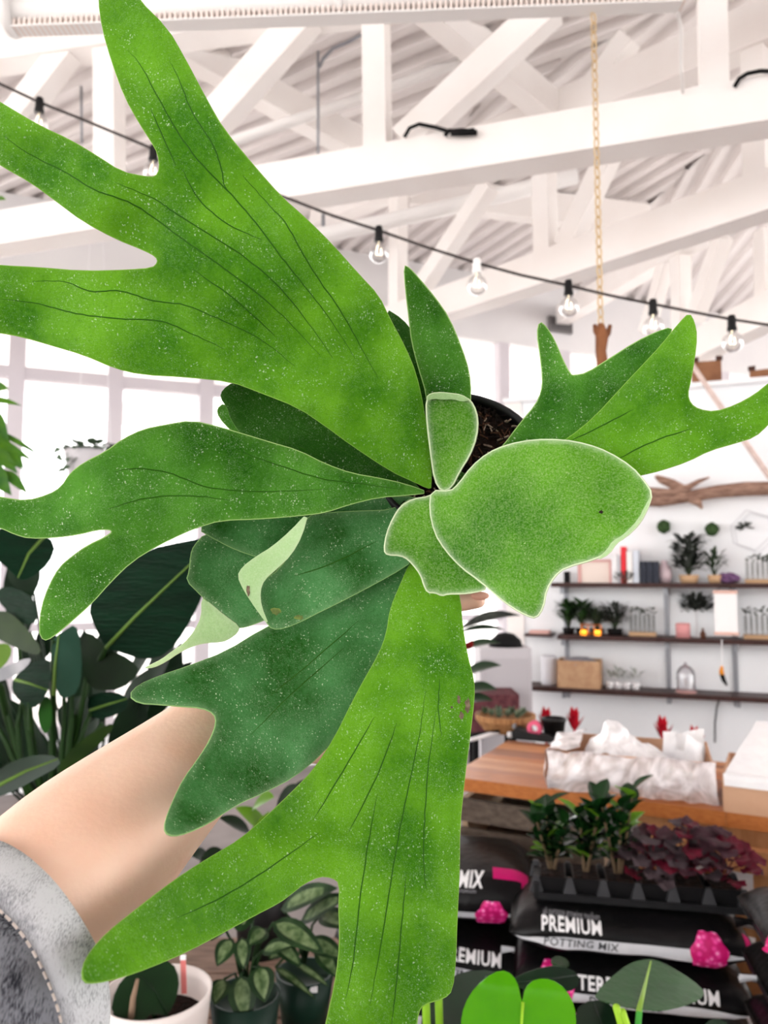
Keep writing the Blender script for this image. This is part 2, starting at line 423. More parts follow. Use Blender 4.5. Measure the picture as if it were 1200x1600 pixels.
tC, TCf = truss('farthest white roof truss, its beam dropping to the driftwood wall on the right', TC, (1150, 512), ((1000, 420), (1200, 300), 1.5, 3.0, 0.18),
    [('post', (1063, 395), (1066, 560), 0.12), ('brace', (1130, 370), (1085, 500), 0.11), ('post', (1196, 360), (1198, 470), 0.1), ('brace', (1045, 400), (1010, 520), 0.10)], s0=1.2, s1=5.8, ch=0.2)
# purlins under the sheets
def purlin(label, a, b, da, db, wd=0.12, ht=0.16):
    p, q = P(*a, da), P(*b, db); m = MB().beam(p, q, wd, ht); return m.solo('roof_purlin', WHITE, label, 'beam', 'white roof purlins')
purlin('white roof beam sloping down behind the fern top lobe, under the corrugated sheets', (250, 55), (600, 250), 4.2, 4.6)
purlin('white roof beam sloping down to a dark joint, above the long beam', (640, -15), (862, 172), 3.9, 4.3)
purlin('short white roof beam seen below the long beam near the vertical post', (640, 300), (1010, 345), 5.6, 5.9, 0.1, 0.22)
# services
def pipe(name, pts, r, m, label, cat, n=10): return MB().tube(pts, r, n).solo(name, m, label, cat, smooth=True)
pipe('sprinkler_pipe', [P(360, 222, 4.2), P(470, 185, 4.25), P(575, 150, 4.3), P(720, 95, 4.35), P(860, 60, 4.4)], 0.03, WHITEM, 'white pipe running under the corrugated roof behind the braces', 'pipe')
pipe('water_pipe', [P(480, 372, 4.9), P(600, 347, 4.9), P(760, 310, 4.9), P(900, 275, 4.9)], 0.05, WHITEM, 'thick white pipe tucked under the long beam left of the chain', 'pipe')
pipe('hanger_rod', [P(497, 260, 4.0), P(497, 175, 4.0), P(497, 120, 4.0), P(497, 80, 4.0)], 0.007, STEEL, 'thin grey hanger rod dropping beside the crossing brace', 'rod')
pipe('conduit', [P(499, 105, 4.0), P(505, 92, 4.0), P(520, 76, 4.0), P(545, 65, 4.0), P(570, 52, 4.0)], 0.009, STEEL, 'thin bent grey conduit curving off the hanger rod', 'conduit')
pipe('hanger_rod', [P(127, 135, 4.4), P(128, 225, 4.4)], 0.007, STEEL, 'thin grey rod hanging between the two top fern lobes and the beam', 'rod')
pipe('hanger_rod', [P(505, 335, 4.9), P(505, 372, 4.9)], 0.012, STEEL, 'short grey rod below the long beam beside the string light cable', 'rod')
pipe('wire_drop', [P(1057, 12, 2.62), P(1064, 45, 2.7), P(1064, 100, 2.8), P(1067, 145, 2.9)], 0.006, WHITEM, 'thin pale cable hanging from the end of the tubular fixture', 'cable')
pipe('power_cable', [TAf(632, 214, -0.09), TAf(640, 200, -0.09), TAf(655, 194, -0.09), TAf(680, 199, -0.09), TAf(700, 205, -0.09), TAf(722, 203, -0.09), TAf(745, 206, -0.09)], 0.008, BLACKR, 'black cable draped over the top of the long white beam', 'cable')
m = MB().tube([TAf(695, 212, -0.1), TAf(702, 204, -0.1), TAf(718, 207, -0.1), TAf(740, 203, -0.1), TAf(745, 208, -0.1), TAf(725, 209, -0.1), TAf(705, 209, -0.1)], 0.009, 8)
m.solo('cord_knot', BLACKR, 'dark knot of cord lying on the long white beam', 'cable', smooth=True)
pipe('power_cable', [TAf(1148, 135, -0.09), TAf(1155, 123, -0.09), TAf(1168, 115, -0.09), TAf(1188, 111, -0.09), TAf(1215, 112, -0.09)], 0.008, BLACKR, 'black cable arching over the beam at the upper right edge', 'cable')
# tubular fixture with ribbed underside along the top
fx = thing('tube_fixture', P(540, 12, 2.6), 'white tubular ceiling fixture with a ribbed strip underneath, along the top edge', 'fixture')
pa, pb = P(15, 20, 2.66), P(1062, -22, 2.58)
MB().tube([pa, pb], 0.042, 20).build('housing', WHITEM, fx, True)
dv = (pb - pa); L_ = dv.length; dn = dv.normalized(); sv = dn.cross(Vector((0, 0, 1))).normalized()
m = MB()
for i in range(int(L_ / 0.018)):
    c = pa + dn * (0.03 + i * 0.018) + Vector((0, 0, -0.055)); m.beam(c + sv * 0.026, c - sv * 0.026, 0.008, 0.032)
tag(m.build('rib_comb', mat('rib_white', (240, 226, 218), 0.5), fx), kind='stuff')
MB().beam(pa + Vector((0, 0, -0.068)), pb + Vector((0, 0, -0.072)), 0.056, 0.005).build('rib_rail', WHITEM, fx)
MB().lathe([(0.0, -0.02), (0.075, -0.02), (0.08, 0.0), (0.075, 0.02), (0.0, 0.02)], pa, 20, dn).build('end_bracket', WHITEM, fx, True)
MB().lathe([(0.0, -0.012), (0.05, -0.012), (0.05, 0.012), (0.0, 0.012)], pa + dn * (L_ * 0.5), 20, dn).build('coupling', WHITEM, fx, True)
# chain
GOLD = mat('pale_brass', (212, 184, 138), 0.4, metal=0.3)
ct = G(927, 18, (pa.z + pb.z) / 2) ; ct = P(927, 18, 2.6); cb = P(948, 525, 2.6); cb = Vector((ct.x, ct.y, cb.z))
chn = thing('hanging_chain', cb, 'pale brass chain hanging straight down in front of the white beams', 'chain')
def link_mesh():
    pts = []
    for i in range(14):
        q = 2 * math.pi * i / 14; pts.append((0.0095 * math.cos(q), 0, 0.020 * math.sin(q)))
    b = MB().tube(pts, 0.0028, 6, closed=True); me = bpy.data.meshes.new('link'); me.from_pydata(b.v, [], b.f)
    for p in me.polygons: p.use_smooth = True
    me.materials.append(GOLD); return me
lm = link_mesh(); nl = int((ct.z - cb.z) / 0.034)
for i in range(nl):
    o = bpy.data.objects.new('link', lm); COL.objects.link(o); o.parent = chn; o.location = (0, 0, 0.017 + i * 0.034); o.rotation_euler = (0, 0.1 * (-1) ** i, 0.5 if i % 2 else 2.07)
bark = mat('bark', (150, 98, 66), 0.8, (96, 62, 44), 22, 0.5, 60, stretch=(1, 1, 0.3))
hk = thing('wood_hanger', Vector((cb.x, cb.y, cb.z - 0.2)), 'knobbly brown wood piece hanging at the foot of the brass chain', 'hanger')
c0 = cb
MB().tube([c0 + Vector((0, 0, 0.012)), c0 + Vector((0.003, 0, -0.03)), c0 + Vector((-0.002, 0, -0.08)), c0 + Vector((0.004, 0, -0.14)), c0 + Vector((0, 0, -0.2))], [0.010, 0.022, 0.018, 0.020, 0.012], 10).build('branch', bark, hk, True)
MB().tube([c0 + Vector((0.0, 0, -0.045)), c0 + Vector((0.022, -0.004, -0.02)), c0 + Vector((0.03, -0.004, 0.006))], [0.014, 0.010, 0.006], 8).build('stub', bark, hk, True)
MB().tube([c0 + Vector((0.0, 0, -0.04)), c0 + Vector((-0.018, -0.004, -0.012)), c0 + Vector((-0.022, -0.004, 0.008))], [0.012, 0.010, 0.006], 8).build('stub', bark, hk, True)
# string lights
SD = 2.35
cable_px = [(-90, 85), (0, 131), (62, 160), (130, 187), (240, 233), (330, 268), (450, 310), (520, 337), (592, 360), (660, 384), (745, 411), (815, 430), (888, 446), (955, 462), (1020, 475), (1080, 487), (1143, 499), (1210, 509), (1290, 518)]
sl = thing('string_lights', P(745, 470, SD), 'dark string light cable sloping across the room in front of the white beams', 'string lights')
cablem = mat('cable', (62, 54, 52), 0.6)
MB().tube([P(x, y, SD) for x, y in cable_px], 0.0042, 6).build('cable', cablem, sl, True)
BULB = glass_mat('bulb_glass', (0.97, 0.97, 0.97, 1), 0.10)
FIL = mat('filament', (255, 236, 200), 0.5, emit=2.0)
for i, (x, y) in enumerate([(62, 155), (240, 230), (592, 356), (745, 406), (888, 440), (1020, 470), (1143, 495)]):
    a = P(x, y, SD)
    sk = MB().lathe([(0, 0.004), (0.010, 0.004), (0.0125, -0.006), (0.0125, -0.030), (0.0145, -0.034), (0.0145, -0.044), (0.0, -0.044)], a, 14).build('socket', WHITEM if i == 3 else BLACK, sl, True)
    pr = [(0.011, -0.042), (0.013, -0.050)] + [(0.031 * math.sin(q), -0.078 - 0.031 * math.cos(q) * -1 * -1) for q in [0.45 + k * (math.pi - 0.45) / 12 for k in range(13)]]
    pr = [(0.011, -0.042), (0.0125, -0.050)] + [(0.031 * math.sin(0.42 + k * (math.pi - 0.42) / 12), -0.080 + 0.031 * math.cos(0.42 + k * (math.pi - 0.42) / 12)) for k in range(13)]
    bl = MB().lathe(pr, a, 20).build('bulb', BULB, sl, True)
    MB().tube([a + Vector((0, 0, -0.044)), a + Vector((-0.006, 0, -0.065)), a + Vector((-0.008, 0, -0.085)), a + Vector((0.008, 0, -0.085)), a + Vector((0.006, 0, -0.065))], 0.0014, 5).build('filament', FIL, bl)
# air vent on the far header
vc = V(875, 508, WL(0, 0, -0.02), WLN)
vt = thing('air_vent', vc, 'dark square air vent on the pale far wall above the fern pot', 'vent')
MB().box(vc, (0.27, 0.04, 0.15), ang).build('frame', mat('vent_grey', (120, 116, 116), 0.5), vt)
for k in range(4): MB().box(vc + Vector((0, 0, -0.045 + k * 0.03)) - WLN * 0.025, (0.24, 0.012, 0.014), ang).build('slat', mat('vent_dark', (86, 82, 83), 0.5), vt)
# ------------------------------------------------------------------ staghorn fern
crown = P(692, 768, 0.515)
fern = thing('staghorn_fern', crown, 'large bright green staghorn fern with antler fronds in a black nursery pot', 'fern')
GA = frond_mat('frond_bright', (52, 116, 0), (108, 172, 30), fuzz=0.5, pale=(130, 185, 60))
GB = frond_mat('frond_mid', (34, 96, 4), (86, 152, 44), fuzz=0.7, pale=(130, 180, 80))
GD = frond_mat('frond_dark', (22, 68, 2), (46, 98, 16), fuzz=0.35, pale=(120, 170, 90))
GE = frond_mat('frond_sky_sheen', (28, 86, 12), (84, 148, 84), fuzz=0.7, pale=(175, 205, 160))  # bluish lighter tone paints sky reflection onto the lower fronds
GF = frond_mat('frond_felt', (50, 116, 0), (98, 164, 30), fuzz=0.5, felt=0.24, pale=(226, 236, 216), c_fuzz=(196, 218, 160))
GP = frond_mat('frond_underside', (158, 200, 128), (182, 216, 156), fuzz=0.15, felt=0.2, pale=(205, 225, 185))
VEIN = mat('vein', (40, 92, 6), 0.6)
BROWN = mat('scar', (92, 80, 62), 0.8, (128, 112, 92), 300)
def dfn(b, t, d0, d1, bow=0.0, cup=0.0, wave=0.0):
    b = Vector(b); t = Vector(t); ax = t - b; L = ax.length; ax = ax / L; nn = Vector((-ax.y, ax.x))
    ph_ = b.x * .013 + t.y * .017
    def f(p):
        r = Vector((p[0], p[1])) - b; s = r.dot(ax) / L; w_ = r.dot(nn) / 100.0; sc = max(-0.15, min(1.25, s))
        return d0 + (d1 - d0) * sc + bow * 4 * sc * (1 - sc) + cup * w_ * w_ + (wave * math.sin(5 * sc + 1.3 * w_) + .010 * noise.noise(Vector((p[0] / 130, p[1] / 130, ph_)))) * min(1, max(0, sc * 1.5))
    return f
MARG = {'frond_bright': ((128, 172, 70), .00035), 'frond_mid': ((150, 186, 110), .00042), 'frond_dark': ((92, 132, 60), .0003), 'frond_sky_sheen': ((140, 178, 112), .0004), 'frond_felt': ((204, 220, 180), .0006), 'frond_underside': ((196, 216, 170), .0003)}
def frond(outline, depth, material, veins=(), edge=(4.0, 0.15), parent=None, name='frond', thick=0.0011, grid=11, label=None, it=1):
    vo, fo, ed = blade_mesh(name, outline, depth, grid, edge[0], edge[1], it)
    org = ORG[parent or fern]
    me = bpy.data.meshes.new(name); me.from_pydata([P(p.x, p.y, depth(p)) - org for p in vo], [], [tuple(f) for f in fo])
    a = me.attributes.new('edge', 'FLOAT', 'POINT'); a.data.foreach_set('value', ed)
    me.materials.append(material)
    for p in me.polygons: p.use_smooth = True
    o = bpy.data.objects.new(name, me); COL.objects.link(o); o.parent = parent or fern; ORG[o] = org
    so = o.modifiers.new('thickness', 'SOLIDIFY'); so.thickness = thick; so.offset = 0
    es = o.modifiers.new('edges', 'EDGE_SPLIT'); es.split_angle = math.radians(50)
    if label: o['label'] = label
    if material.name in MARG:
        c_, r_ = MARG[material.name]; q_ = blade_mesh.outline
        MB().tube([P(p.x, p.y, depth(p) - thick * 0.25) for p in q_], r_, 5, closed=True).build('margin', mat('margin_' + material.name, c_, 0.9), o, True)
    for v in veins:
        pts = [Vector(q) for q in v]; sm = []
        for i in range(len(pts) - 1):
            a0 = pts[max(0, i - 1)]; a1 = pts[i]; a2 = pts[i + 1]; a3 = pts[min(len(pts) - 1, i + 2)]
            for k in range(6):
                t = k / 6; sm.append(0.5 * (2 * a1 + (a2 - a0) * t + (2 * a0 - 5 * a1 + 4 * a2 - a3) * t * t + (3 * a1 - a0 - 3 * a2 + a3) * t ** 3) + Vector((random.uniform(-.6, .6), random.uniform(-.6, .6))))
        sm.append(pts[-1]); n = len(sm)
        MB().tube([P(q.x, q.y, depth(q) - thick * 0.5) for q in sm], [0.0001 + 0.00028 * min(1, 4 * i / n, 4 * (n - 1 - i) / n) for i in range(n)], 5).build('vein', VEIN, o, True)
    return o
def scar(parent, c, rx, ry, depth, m=BROWN):
    ol = [Vector((c[0] + rx * math.cos(q) * random.uniform(.6, 1.2), c[1] + ry * math.sin(q) * random.uniform(.6, 1.2))) for q in [k * 2 * math.pi / 14 for k in range(14)]]
    d = lambda p: depth(p) - 0.0009
    MB().add([P(c[0], c[1], d(c))] + [P(p.x, p.y, d(p)) for p in ol], [(0, i + 1, (i + 1) % 14 + 1) for i in range(14)]).build('scar', m, parent, True)

d_up = dfn((670, 762), (90, 200), 0.505, 0.43, -0.02, 0.0010, 0.006)
frond([(675, 762), (671, 700), (662, 637), (650, 583), (633, 542), (608, 496), (592, 462), (560, 428), (520, 383), (480, 343), (440, 308), (400, 263), (350, 203), (325, 160), (287, 88), (262, 45), (215, -2), (195, -40), (172, -45), (157, -25), (154, 0), (160, 45), (175, 97), (195, 152), (218, 193), (237, 222), (247, 240), (250, 264), (243, 277), (225, 276), (190, 269), (150, 243), (110, 219), (60, 196), (0, 160), (-50, 130), (-90, 120), (-105, 150), (-80, 195), (-40, 230), (0, 258), (50, 286), (90, 316), (130, 346), (180, 373), (225, 391), (244, 401), (247, 410), (238, 419), (200, 422), (130, 424), (60, 418), (0, 415), (-60, 410), (-110, 420), (-130, 455), (-110, 495), (-60, 511), (0, 520), (34, 526), (79, 539), (130, 554), (179, 575), (220, 585), (292, 589), (361, 596), (404, 612), (467, 637), (508, 665), (550, 696), (612, 737), (646, 752), (668, 763)],
      d_up, GA, [
      [(195, 75), (215, 95), (235, 130), (265, 185), (290, 225), (320, 262), (355, 297), (400, 348), (440, 402), (480, 452), (520, 505), (555, 560)],
      [(265, 95), (280, 125), (300, 175), (330, 222), (345, 260), (352, 292), (385, 330)],
      [(380, 275), (420, 320), (445, 347), (470, 390), (495, 432), (530, 482), (560, 535), (590, 590)],
      [(5, 212), (45, 240), (100, 268), (145, 295), (210, 320), (270, 362), (330, 405), (400, 457), (450, 502), (500, 555)],
      [(180, 285), (240, 310), (270, 330), (320, 362), (375, 397), (430, 442), (480, 502), (520, 560)],
      [(50, 440), (100, 440), (140, 455), (190, 455), (240, 470), (290, 477), (350, 502), (410, 532), (460, 572)],
      [(0, 467), (60, 475), (110, 488), (170, 497), (250, 502), (300, 522), (350, 545)],
      [(285, 265), (310, 310), (355, 350), (410, 375)],
      [(235, 170), (255, 215), (275, 260)],
      [(300, 420), (370, 470), (430, 525)]], grid=12)
d_left = dfn((669, 770), (20, 810), 0.510, 0.455, -0.018, -0.002, 0.008)
frond([(672, 770), (633, 756), (592, 747), (550, 740), (508, 725), (467, 704), (425, 692), (383, 679), (342, 667), (299, 657), (258, 664), (223, 671), (192, 686), (165, 706), (131, 723), (110, 739), (96, 761), (76, 773), (41, 783), (0, 777), (-35, 768), (-60, 788), (-40, 815), (0, 824), (24, 835), (45, 841), (86, 840), (124, 835), (151, 828), (170, 827), (176, 831), (165, 839), (137, 852), (113, 869), (93, 886), (77, 914), (65, 948), (61, 986), (68, 1001), (82, 996), (113, 970), (144, 942), (172, 910), (206, 877), (247, 852), (289, 832), (309, 824), (344, 813), (404, 811), (467, 806), (508, 801), (550, 787), (592, 777), (633, 774)],
      d_left, GB, [[(360, 700), (420, 722), (500, 747), (570, 757), (630, 765)], [(180, 737), (210, 732), (260, 738), (330, 762), (420, 768), (520, 764)], [(170, 795), (230, 778), (300, 775), (360, 782)]])
d_dl = dfn((665, 762), (350, 620), 0.520, 0.512, -0.006, 0.001)
frond([(665, 766), (600, 724), (520, 660), (440, 612), (400, 602), (365, 597), (348, 609), (344, 621), (356, 638), (360, 655), (385, 690), (450, 725), (540, 752), (640, 770)], d_dl, GD, [[(400, 625), (450, 660), (520, 695), (600, 740)], [(365, 635), (430, 680), (520, 720)]])
d_ti = dfn((600, 760), (342, 640), 0.531, 0.524)
frond([(339, 639), (350, 630), (366, 645), (420, 690), (520, 740), (620, 770), (600, 775), (480, 740), (385, 692), (360, 672), (342, 652)], d_ti, GB)
d_sm = dfn((695, 766), (705, 618), 0.499, 0.476, 0.004, -0.012)
o = frond([(690, 768), (679, 750), (673, 708), (667, 658), (666, 624), (676, 617), (700, 615), (715, 620), (729, 621), (740, 632), (747, 654), (745, 683), (734, 712), (718, 737), (706, 762)], d_sm, GF, edge=(3, 0.35), grid=6)
d_fl = lambda p: d_sm(p) - 0.0025
frond([(667, 626), (668, 617), (682, 613), (700, 614), (722, 617), (734, 625), (722, 627), (708, 623), (690, 624), (678, 622)], d_fl, GP, parent=o, name='folded_tip', grid=6)
d_ta = dfn((668, 690), (638, 415), 0.522, 0.487, 0.004, -0.004)
frond([(631, 414), (640, 419), (652, 432), (680, 465), (702, 497), (722, 545), (733, 580), (736, 615), (732, 660), (715, 700), (690, 740), (676, 700), (667, 617), (654, 575), (643, 533), (640, 504), (634, 455)], d_ta, GB)
d_sl = dfn((670, 690), (605, 485), 0.526, 0.512)
frond([(601, 481), (629, 499), (645, 519), (657, 555), (668, 595), (676, 640), (684, 700), (688, 750), (670, 740), (655, 690), (635, 600), (612, 530)], d_sl, GD)
d_br = dfn((690, 770), (960, 880), 0.497, 0.440, -0.006, 0.0035, 0.004)
o = frond([(674, 766), (671, 796), (679, 833), (696, 860), (721, 887), (750, 908), (779, 933), (800, 949), (823, 962), (838, 966), (849, 950), (854, 921), (867, 900), (883, 887), (933, 873), (950, 862), (958, 848), (977, 840), (1000, 818), (1013, 792), (1019, 771), (1008, 753), (987, 729), (950, 706), (917, 694), (879, 687), (833, 687), (792, 695), (762, 708), (737, 729), (717, 756), (704, 768)], d_br, GF, edge=(3, 0.35), grid=7)
scar(o, (939, 800), 3.5, 3.0, d_br, mat('spot', (40, 32, 24), 0.8))
d_bf = lambda p: d_br(p) - 0.003
frond([(1019, 772), (1012, 796), (998, 820), (976, 841), (964, 848), (952, 866), (932, 876), (950, 858), (957, 846), (975, 836), (998, 812), (1009, 790)], d_bf, GP, parent=o, name='curled_margin', grid=6)
d_ls = dfn((675, 775), (680, 930), 0.507, 0.480, 0.0, -0.006)
frond([(680, 768), (671, 776), (644, 780), (626, 791), (614, 810), (604, 834), (600, 860), (605, 867), (626, 868), (638, 874), (652, 890), (659, 902), (662, 913), (668, 926), (680, 926), (690, 931), (700, 928), (720, 928), (740, 926), (764, 920), (745, 890), (715, 850), (700, 800), (695, 775)], d_ls, GF, edge=(3, 0.4), grid=6)
d_cu = dfn((640, 820), (420, 930), 0.522, 0.488, 0.0, 0.004, 0.003)
o = frond([(660, 800), (646, 876), (612, 898), (550, 931), (500, 956), (458, 977), (433, 984), (419, 979), (410, 954), (403, 929), (410, 908), (437, 890), (460, 854), (478, 812), (490, 803), (550, 799), (617, 797), (646, 775)], d_cu, GE, [[(460, 900), (520, 880), (590, 845)]])
scar(o, (468, 965), 8, 4, d_cu, mat('yellow_blotch', (128, 150, 70), 0.7, (96, 110, 60), 200)); scar(o, (430, 955), 9, 6, d_cu, mat('yellow_blotch', (128, 150, 70)))
d_cf = dfn((412, 970), (480, 805), 0.484, 0.480, -0.004)
f2 = frond([(482, 800), (472, 837), (455, 867), (433, 888), (413, 905), (406, 924), (408, 948), (421, 979), (400, 951), (381, 922), (371, 900), (379, 886), (400, 870), (425, 855), (454, 830)], d_cf, GP, parent=o, name='folded_tip', grid=7, edge=(5, 0.3))
scar(f2, (388, 922), 3, 10, d_cf)
d_m2 = dfn((640, 785), (310, 828), 0.528, 0.506, 0.002, 0.002)
frond([(306, 825), (342, 846), (371, 860), (404, 871), (440, 882), (500, 856), (560, 832), (655, 805), (672, 775), (540, 778), (400, 800), (344, 806)], d_m2, GE)
d_sq = dfn((620, 820), (300, 900), 0.535, 0.514, 0.002, 0.0015)
sq = frond([(320, 834), (303, 853), (298, 867), (296, 893), (291, 907), (311, 927), (324, 940), (350, 962), (372, 981), (384, 980), (400, 974), (415, 968), (480, 930), (600, 850), (660, 800), (640, 780), (500, 800), (404, 850), (350, 833)], d_sq, GE, edge=(4, 0.25))
d_s2 = dfn((345, 960), (230, 1043), 0.517, 0.527, -0.004, 0.003)
frond([(315, 934), (324, 939), (350, 961), (375, 979), (371, 989), (359, 998), (348, 1003), (328, 1004), (313, 1006), (298, 1011), (281, 1019), (259, 1034), (240, 1043), (225, 1044), (233, 1040), (252, 1031), (270, 1017), (287, 1006), (304, 986), (315, 964)], d_s2, GP, parent=sq, name='folded_tip', grid=7, edge=(5, 0.4))
d_ll = dfn((640, 890), (270, 1270), 0.530, 0.378, 0.034, 0.002, 0.004)
frond([(655, 870), (632, 872), (600, 885), (550, 912), (500, 944), (450, 966), (408, 984), (354, 1018), (292, 1042), (250, 1056), (217, 1070), (201, 1087), (217, 1099), (250, 1101), (283, 1104), (315, 1106), (335, 1115), (338, 1130), (329, 1155), (312, 1183), (287, 1217), (271, 1250), (258, 1283), (257, 1301), (271, 1307), (292, 1302), (325, 1287), (354, 1267), (380, 1252), (395, 1246), (417, 1236), (458, 1215), (500, 1181), (545, 1130), (610, 1000), (650, 910)], d_ll, GE, [[(420, 1090), (480, 1040), (560, 970)], [(390, 1150), (450, 1090), (540, 1010)]], edge=(4, 0.2))
d_b0 = dfn((660, 890), (480, 1620), 0.524, 0.385, 0.004, 0.0012, 0.004)
d_bo = lambda p: d_b0(p) - 0.115 * max(0.0, (500 - p[0]) / 370) ** 1.15 * 0.9
bo = frond([(655, 872), (640, 880), (625, 915), (610, 950), (604, 991), (592, 1023), (568, 1064), (547, 1104), (523, 1153), (491, 1202), (455, 1239), (417, 1275), (375, 1312), (333, 1337), (292, 1362), (250, 1392), (208, 1425), (167, 1458), (142, 1486), (128, 1512), (130, 1535), (150, 1536), (187, 1528), (233, 1512), (292, 1487), (354, 1454), (400, 1429), (437, 1410), (458, 1394), (474, 1381), (499, 1369), (519, 1371), (531, 1380), (529, 1417), (531, 1458), (529, 1498), (523, 1539), (511, 1592), (500, 1640), (515, 1672), (580, 1675), (640, 1650), (650, 1610), (653, 1583), (661, 1569), (694, 1560), (707, 1547), (712, 1498), (714, 1437), (718, 1356), (718, 1295), (726, 1214), (734, 1153), (741, 1092), (741, 1064), (730, 1023), (722, 974), (720, 940), (710, 905), (690, 880)],
      d_bo, GA, [
      [(665, 1080), (655, 1150), (638, 1230), (622, 1310), (607, 1400), (595, 1480), (578, 1570)],
      [(687, 1060), (685, 1110), (690, 1150)], [(682, 1110), (670, 1190), (664, 1270), (662, 1340), (666, 1390)],
      [(634, 1370), (628, 1440), (620, 1530), (612, 1600)], [(590, 1240), (575, 1320), (562, 1410), (552, 1500), (540, 1560)],
      [(500, 1300), (430, 1350), (350, 1400), (275, 1435)], [(585, 1120), (545, 1190), (490, 1280)], [(620, 1130), (590, 1210), (545, 1300)]], grid=12)
for c, a, b in (((731, 1103), 5, 12), ((717, 1092), 3, 7), ((721, 1118), 4, 6), ((706, 1105), 2, 2)): scar(bo, c, a, b, d_bo)
d_r1 = dfn((760, 735), (950, 540), 0.522, 0.494, -0.002, 0.001)
frond([(720, 772), (787, 696), (812, 662), (837, 633), (846, 612), (848, 592), (844, 554), (839, 521), (843, 502), (854, 511), (867, 533), (879, 562), (891, 585), (897, 587), (917, 583), (950, 562), (992, 535), (1025, 519), (1050, 511), (1047, 525), (1030, 548), (1002, 573), (971, 608), (929, 654), (883, 694), (800, 745), (740, 780)], d_r1, GB, edge=(4, 0.15))
d_r2 = dfn((780, 750), (1150, 600), 0.516, 0.468, -0.002, 0.001, 0.002)
frond([(740, 775), (800, 740), (887, 686), (929, 652), (971, 606), (1004, 571), (1033, 540), (1062, 504), (1077, 489), (1085, 503), (1089, 525), (1085, 562), (1079, 596), (1074, 616), (1079, 631), (1092, 640), (1117, 644), (1150, 633), (1179, 617), (1200, 600), (1222, 584), (1236, 598), (1225, 635), (1200, 664), (1179, 683), (1150, 692), (1108, 704), (1075, 721), (1033, 735), (1004, 742), (940, 755), (860, 775), (780, 785)], d_r2, GA, [[(890, 690), (940, 665), (990, 640)], [(960, 720), (1020, 690), (1080, 670)]], edge=(4, 0.15))
# small bud scales at the crown
for a, b, c in (((700, 770), (730, 742), (716, 735)), ((694, 772), (700, 745), (708, 748))):
    dd = lambda p: 0.508
    frond([a, b, c], dd, GD, grid=5, name='bud_scale')
# pot
rc = P(717, 716, 0.545); bc = P(690, 862, 0.655); ax = (rc - bc).normalized(); Lp = (rc - bc).length
PR = 0.0605
MB().lathe([(0.0, 0.0), (PR * 0.70, 0.0), (PR * 0.72, 0.004), (PR * 0.94, Lp - 0.016), (PR * 0.95, Lp - 0.015), (PR * 1.02, Lp - 0.014), (PR * 1.03, Lp), (PR * 0.985, Lp + 0.001), (PR * 0.975, Lp - 0.004), (PR * 0.93, Lp - 0.02), (PR * 0.68, 0.004), (0, 0.004)], bc, 48, ax).build('pot', BLACK, fern, True)
x = ax.orthogonal().normalized(); y = ax.cross(x); vs = []; fs = []; NR, NA = 10, 40
for i in range(NR + 1):
    for j in range(NA):
        r = PR * 0.965 * i / NR; q = 2 * math.pi * j / NA; p = rc - ax * 0.007 + (x * math.cos(q) + y * math.sin(q)) * r
        vs.append(p + ax * 0.004 * noise.noise(p * 300))
for i in range(NR):
    for j in range(NA): fs.append((i * NA + j, i * NA + (j + 1) % NA, (i + 1) * NA + (j + 1) % NA, (i + 1) * NA + j))
so_ = MB().add(vs, fs).build('soil', SOIL, fern, True)
m = MB()   # bark and root bits, too many to count
for i in range(700):
    r = PR * 0.93 * math.sqrt(random.random()); q = random.uniform(0, 6.283); p = rc - ax * 0.004 + (x * math.cos(q) + y * math.sin(q)) * r
    d = (x * random.uniform(-1, 1) + y * random.uniform(-1, 1) + ax * random.uniform(-.3, .5)).normalized() * random.uniform(0.0015, 0.005)
    m.beam(p - d, p + d, 0.0008, random.uniform(0.0005, 0.0014), up=ax, mi=random.choice((0, 0, 0, 0, 1, 1, 2)))
tag(m.build('bark_chips', [mat('chip_dark', (24, 15, 12), 0.9), mat('chip_brown', (72, 46, 32), 0.9), mat('chip_pale', (150, 132, 116), 0.9)], so_), kind='stuff')

# ------------------------------------------------------------------ person: forearm, hand and rolled denim sleeve
SKIN = mat('skin', (244, 206, 182), 0.5, (240, 194, 168), 30, 0.03, 320, spec=0.35)
SKIN.node_tree.nodes['Principled BSDF'].inputs['Subsurface Weight'].default_value = 0.12
SKIN.node_tree.nodes['Principled BSDF'].inputs['Subsurface Radius'].default_value = (0.02, 0.008, 0.004)
per = thing('person', P(80, 1430, 0.45), 'bare forearm and hand in a rolled grey denim sleeve, holding the potted fern', 'person')
sk = []; ed = []
def sv_(px, py, d, rx, ry=None): sk.append((P(px, py, d), rx, ry or rx)); return len(sk) - 1
elbow = [sv_(-340, 1765, 0.288, .045), sv_(-90, 1592, 0.343, .045), sv_(64, 1408, 0.390, .0535), sv_(168, 1305, 0.432, .0485), sv_(272, 1212, 0.478, .0408), sv_(355, 1138, 0.515, .0355), sv_(425, 1092, 0.545, .0335), sv_(478, 1078, 0.568, .035)]
for a, b in zip(elbow[:-1], elbow[1:]): ed.append((a, b))
palm = sv_(535, 1065, 0.59, .036, .030); ed.append((elbow[-1], palm))
def chain(root, pts, rs):
    p = root
    for (px, py, d), r in zip(pts, rs):
        q = sv_(px, py, d, r); ed.append((p, q)); p = q
FR = (.0115, .0098, .0090, .0080, .0066)
chain(palm, [(592, 985, .615), (640, 957, .632), (690, 944, .635), (730, 939, .628), (757, 936, .619)], (.014, .0100, .0092, .0085, .0068))
chain(palm, [(606, 1035, .620), (655, 1005, .645), (690, 985, .650), (708, 972, .642), (712, 962, .630)], FR)
chain(palm, [(600, 1085, .620), (645, 1060, .645), (680, 1040, .650), (700, 1022, .642), (706, 1010, .632)], FR)
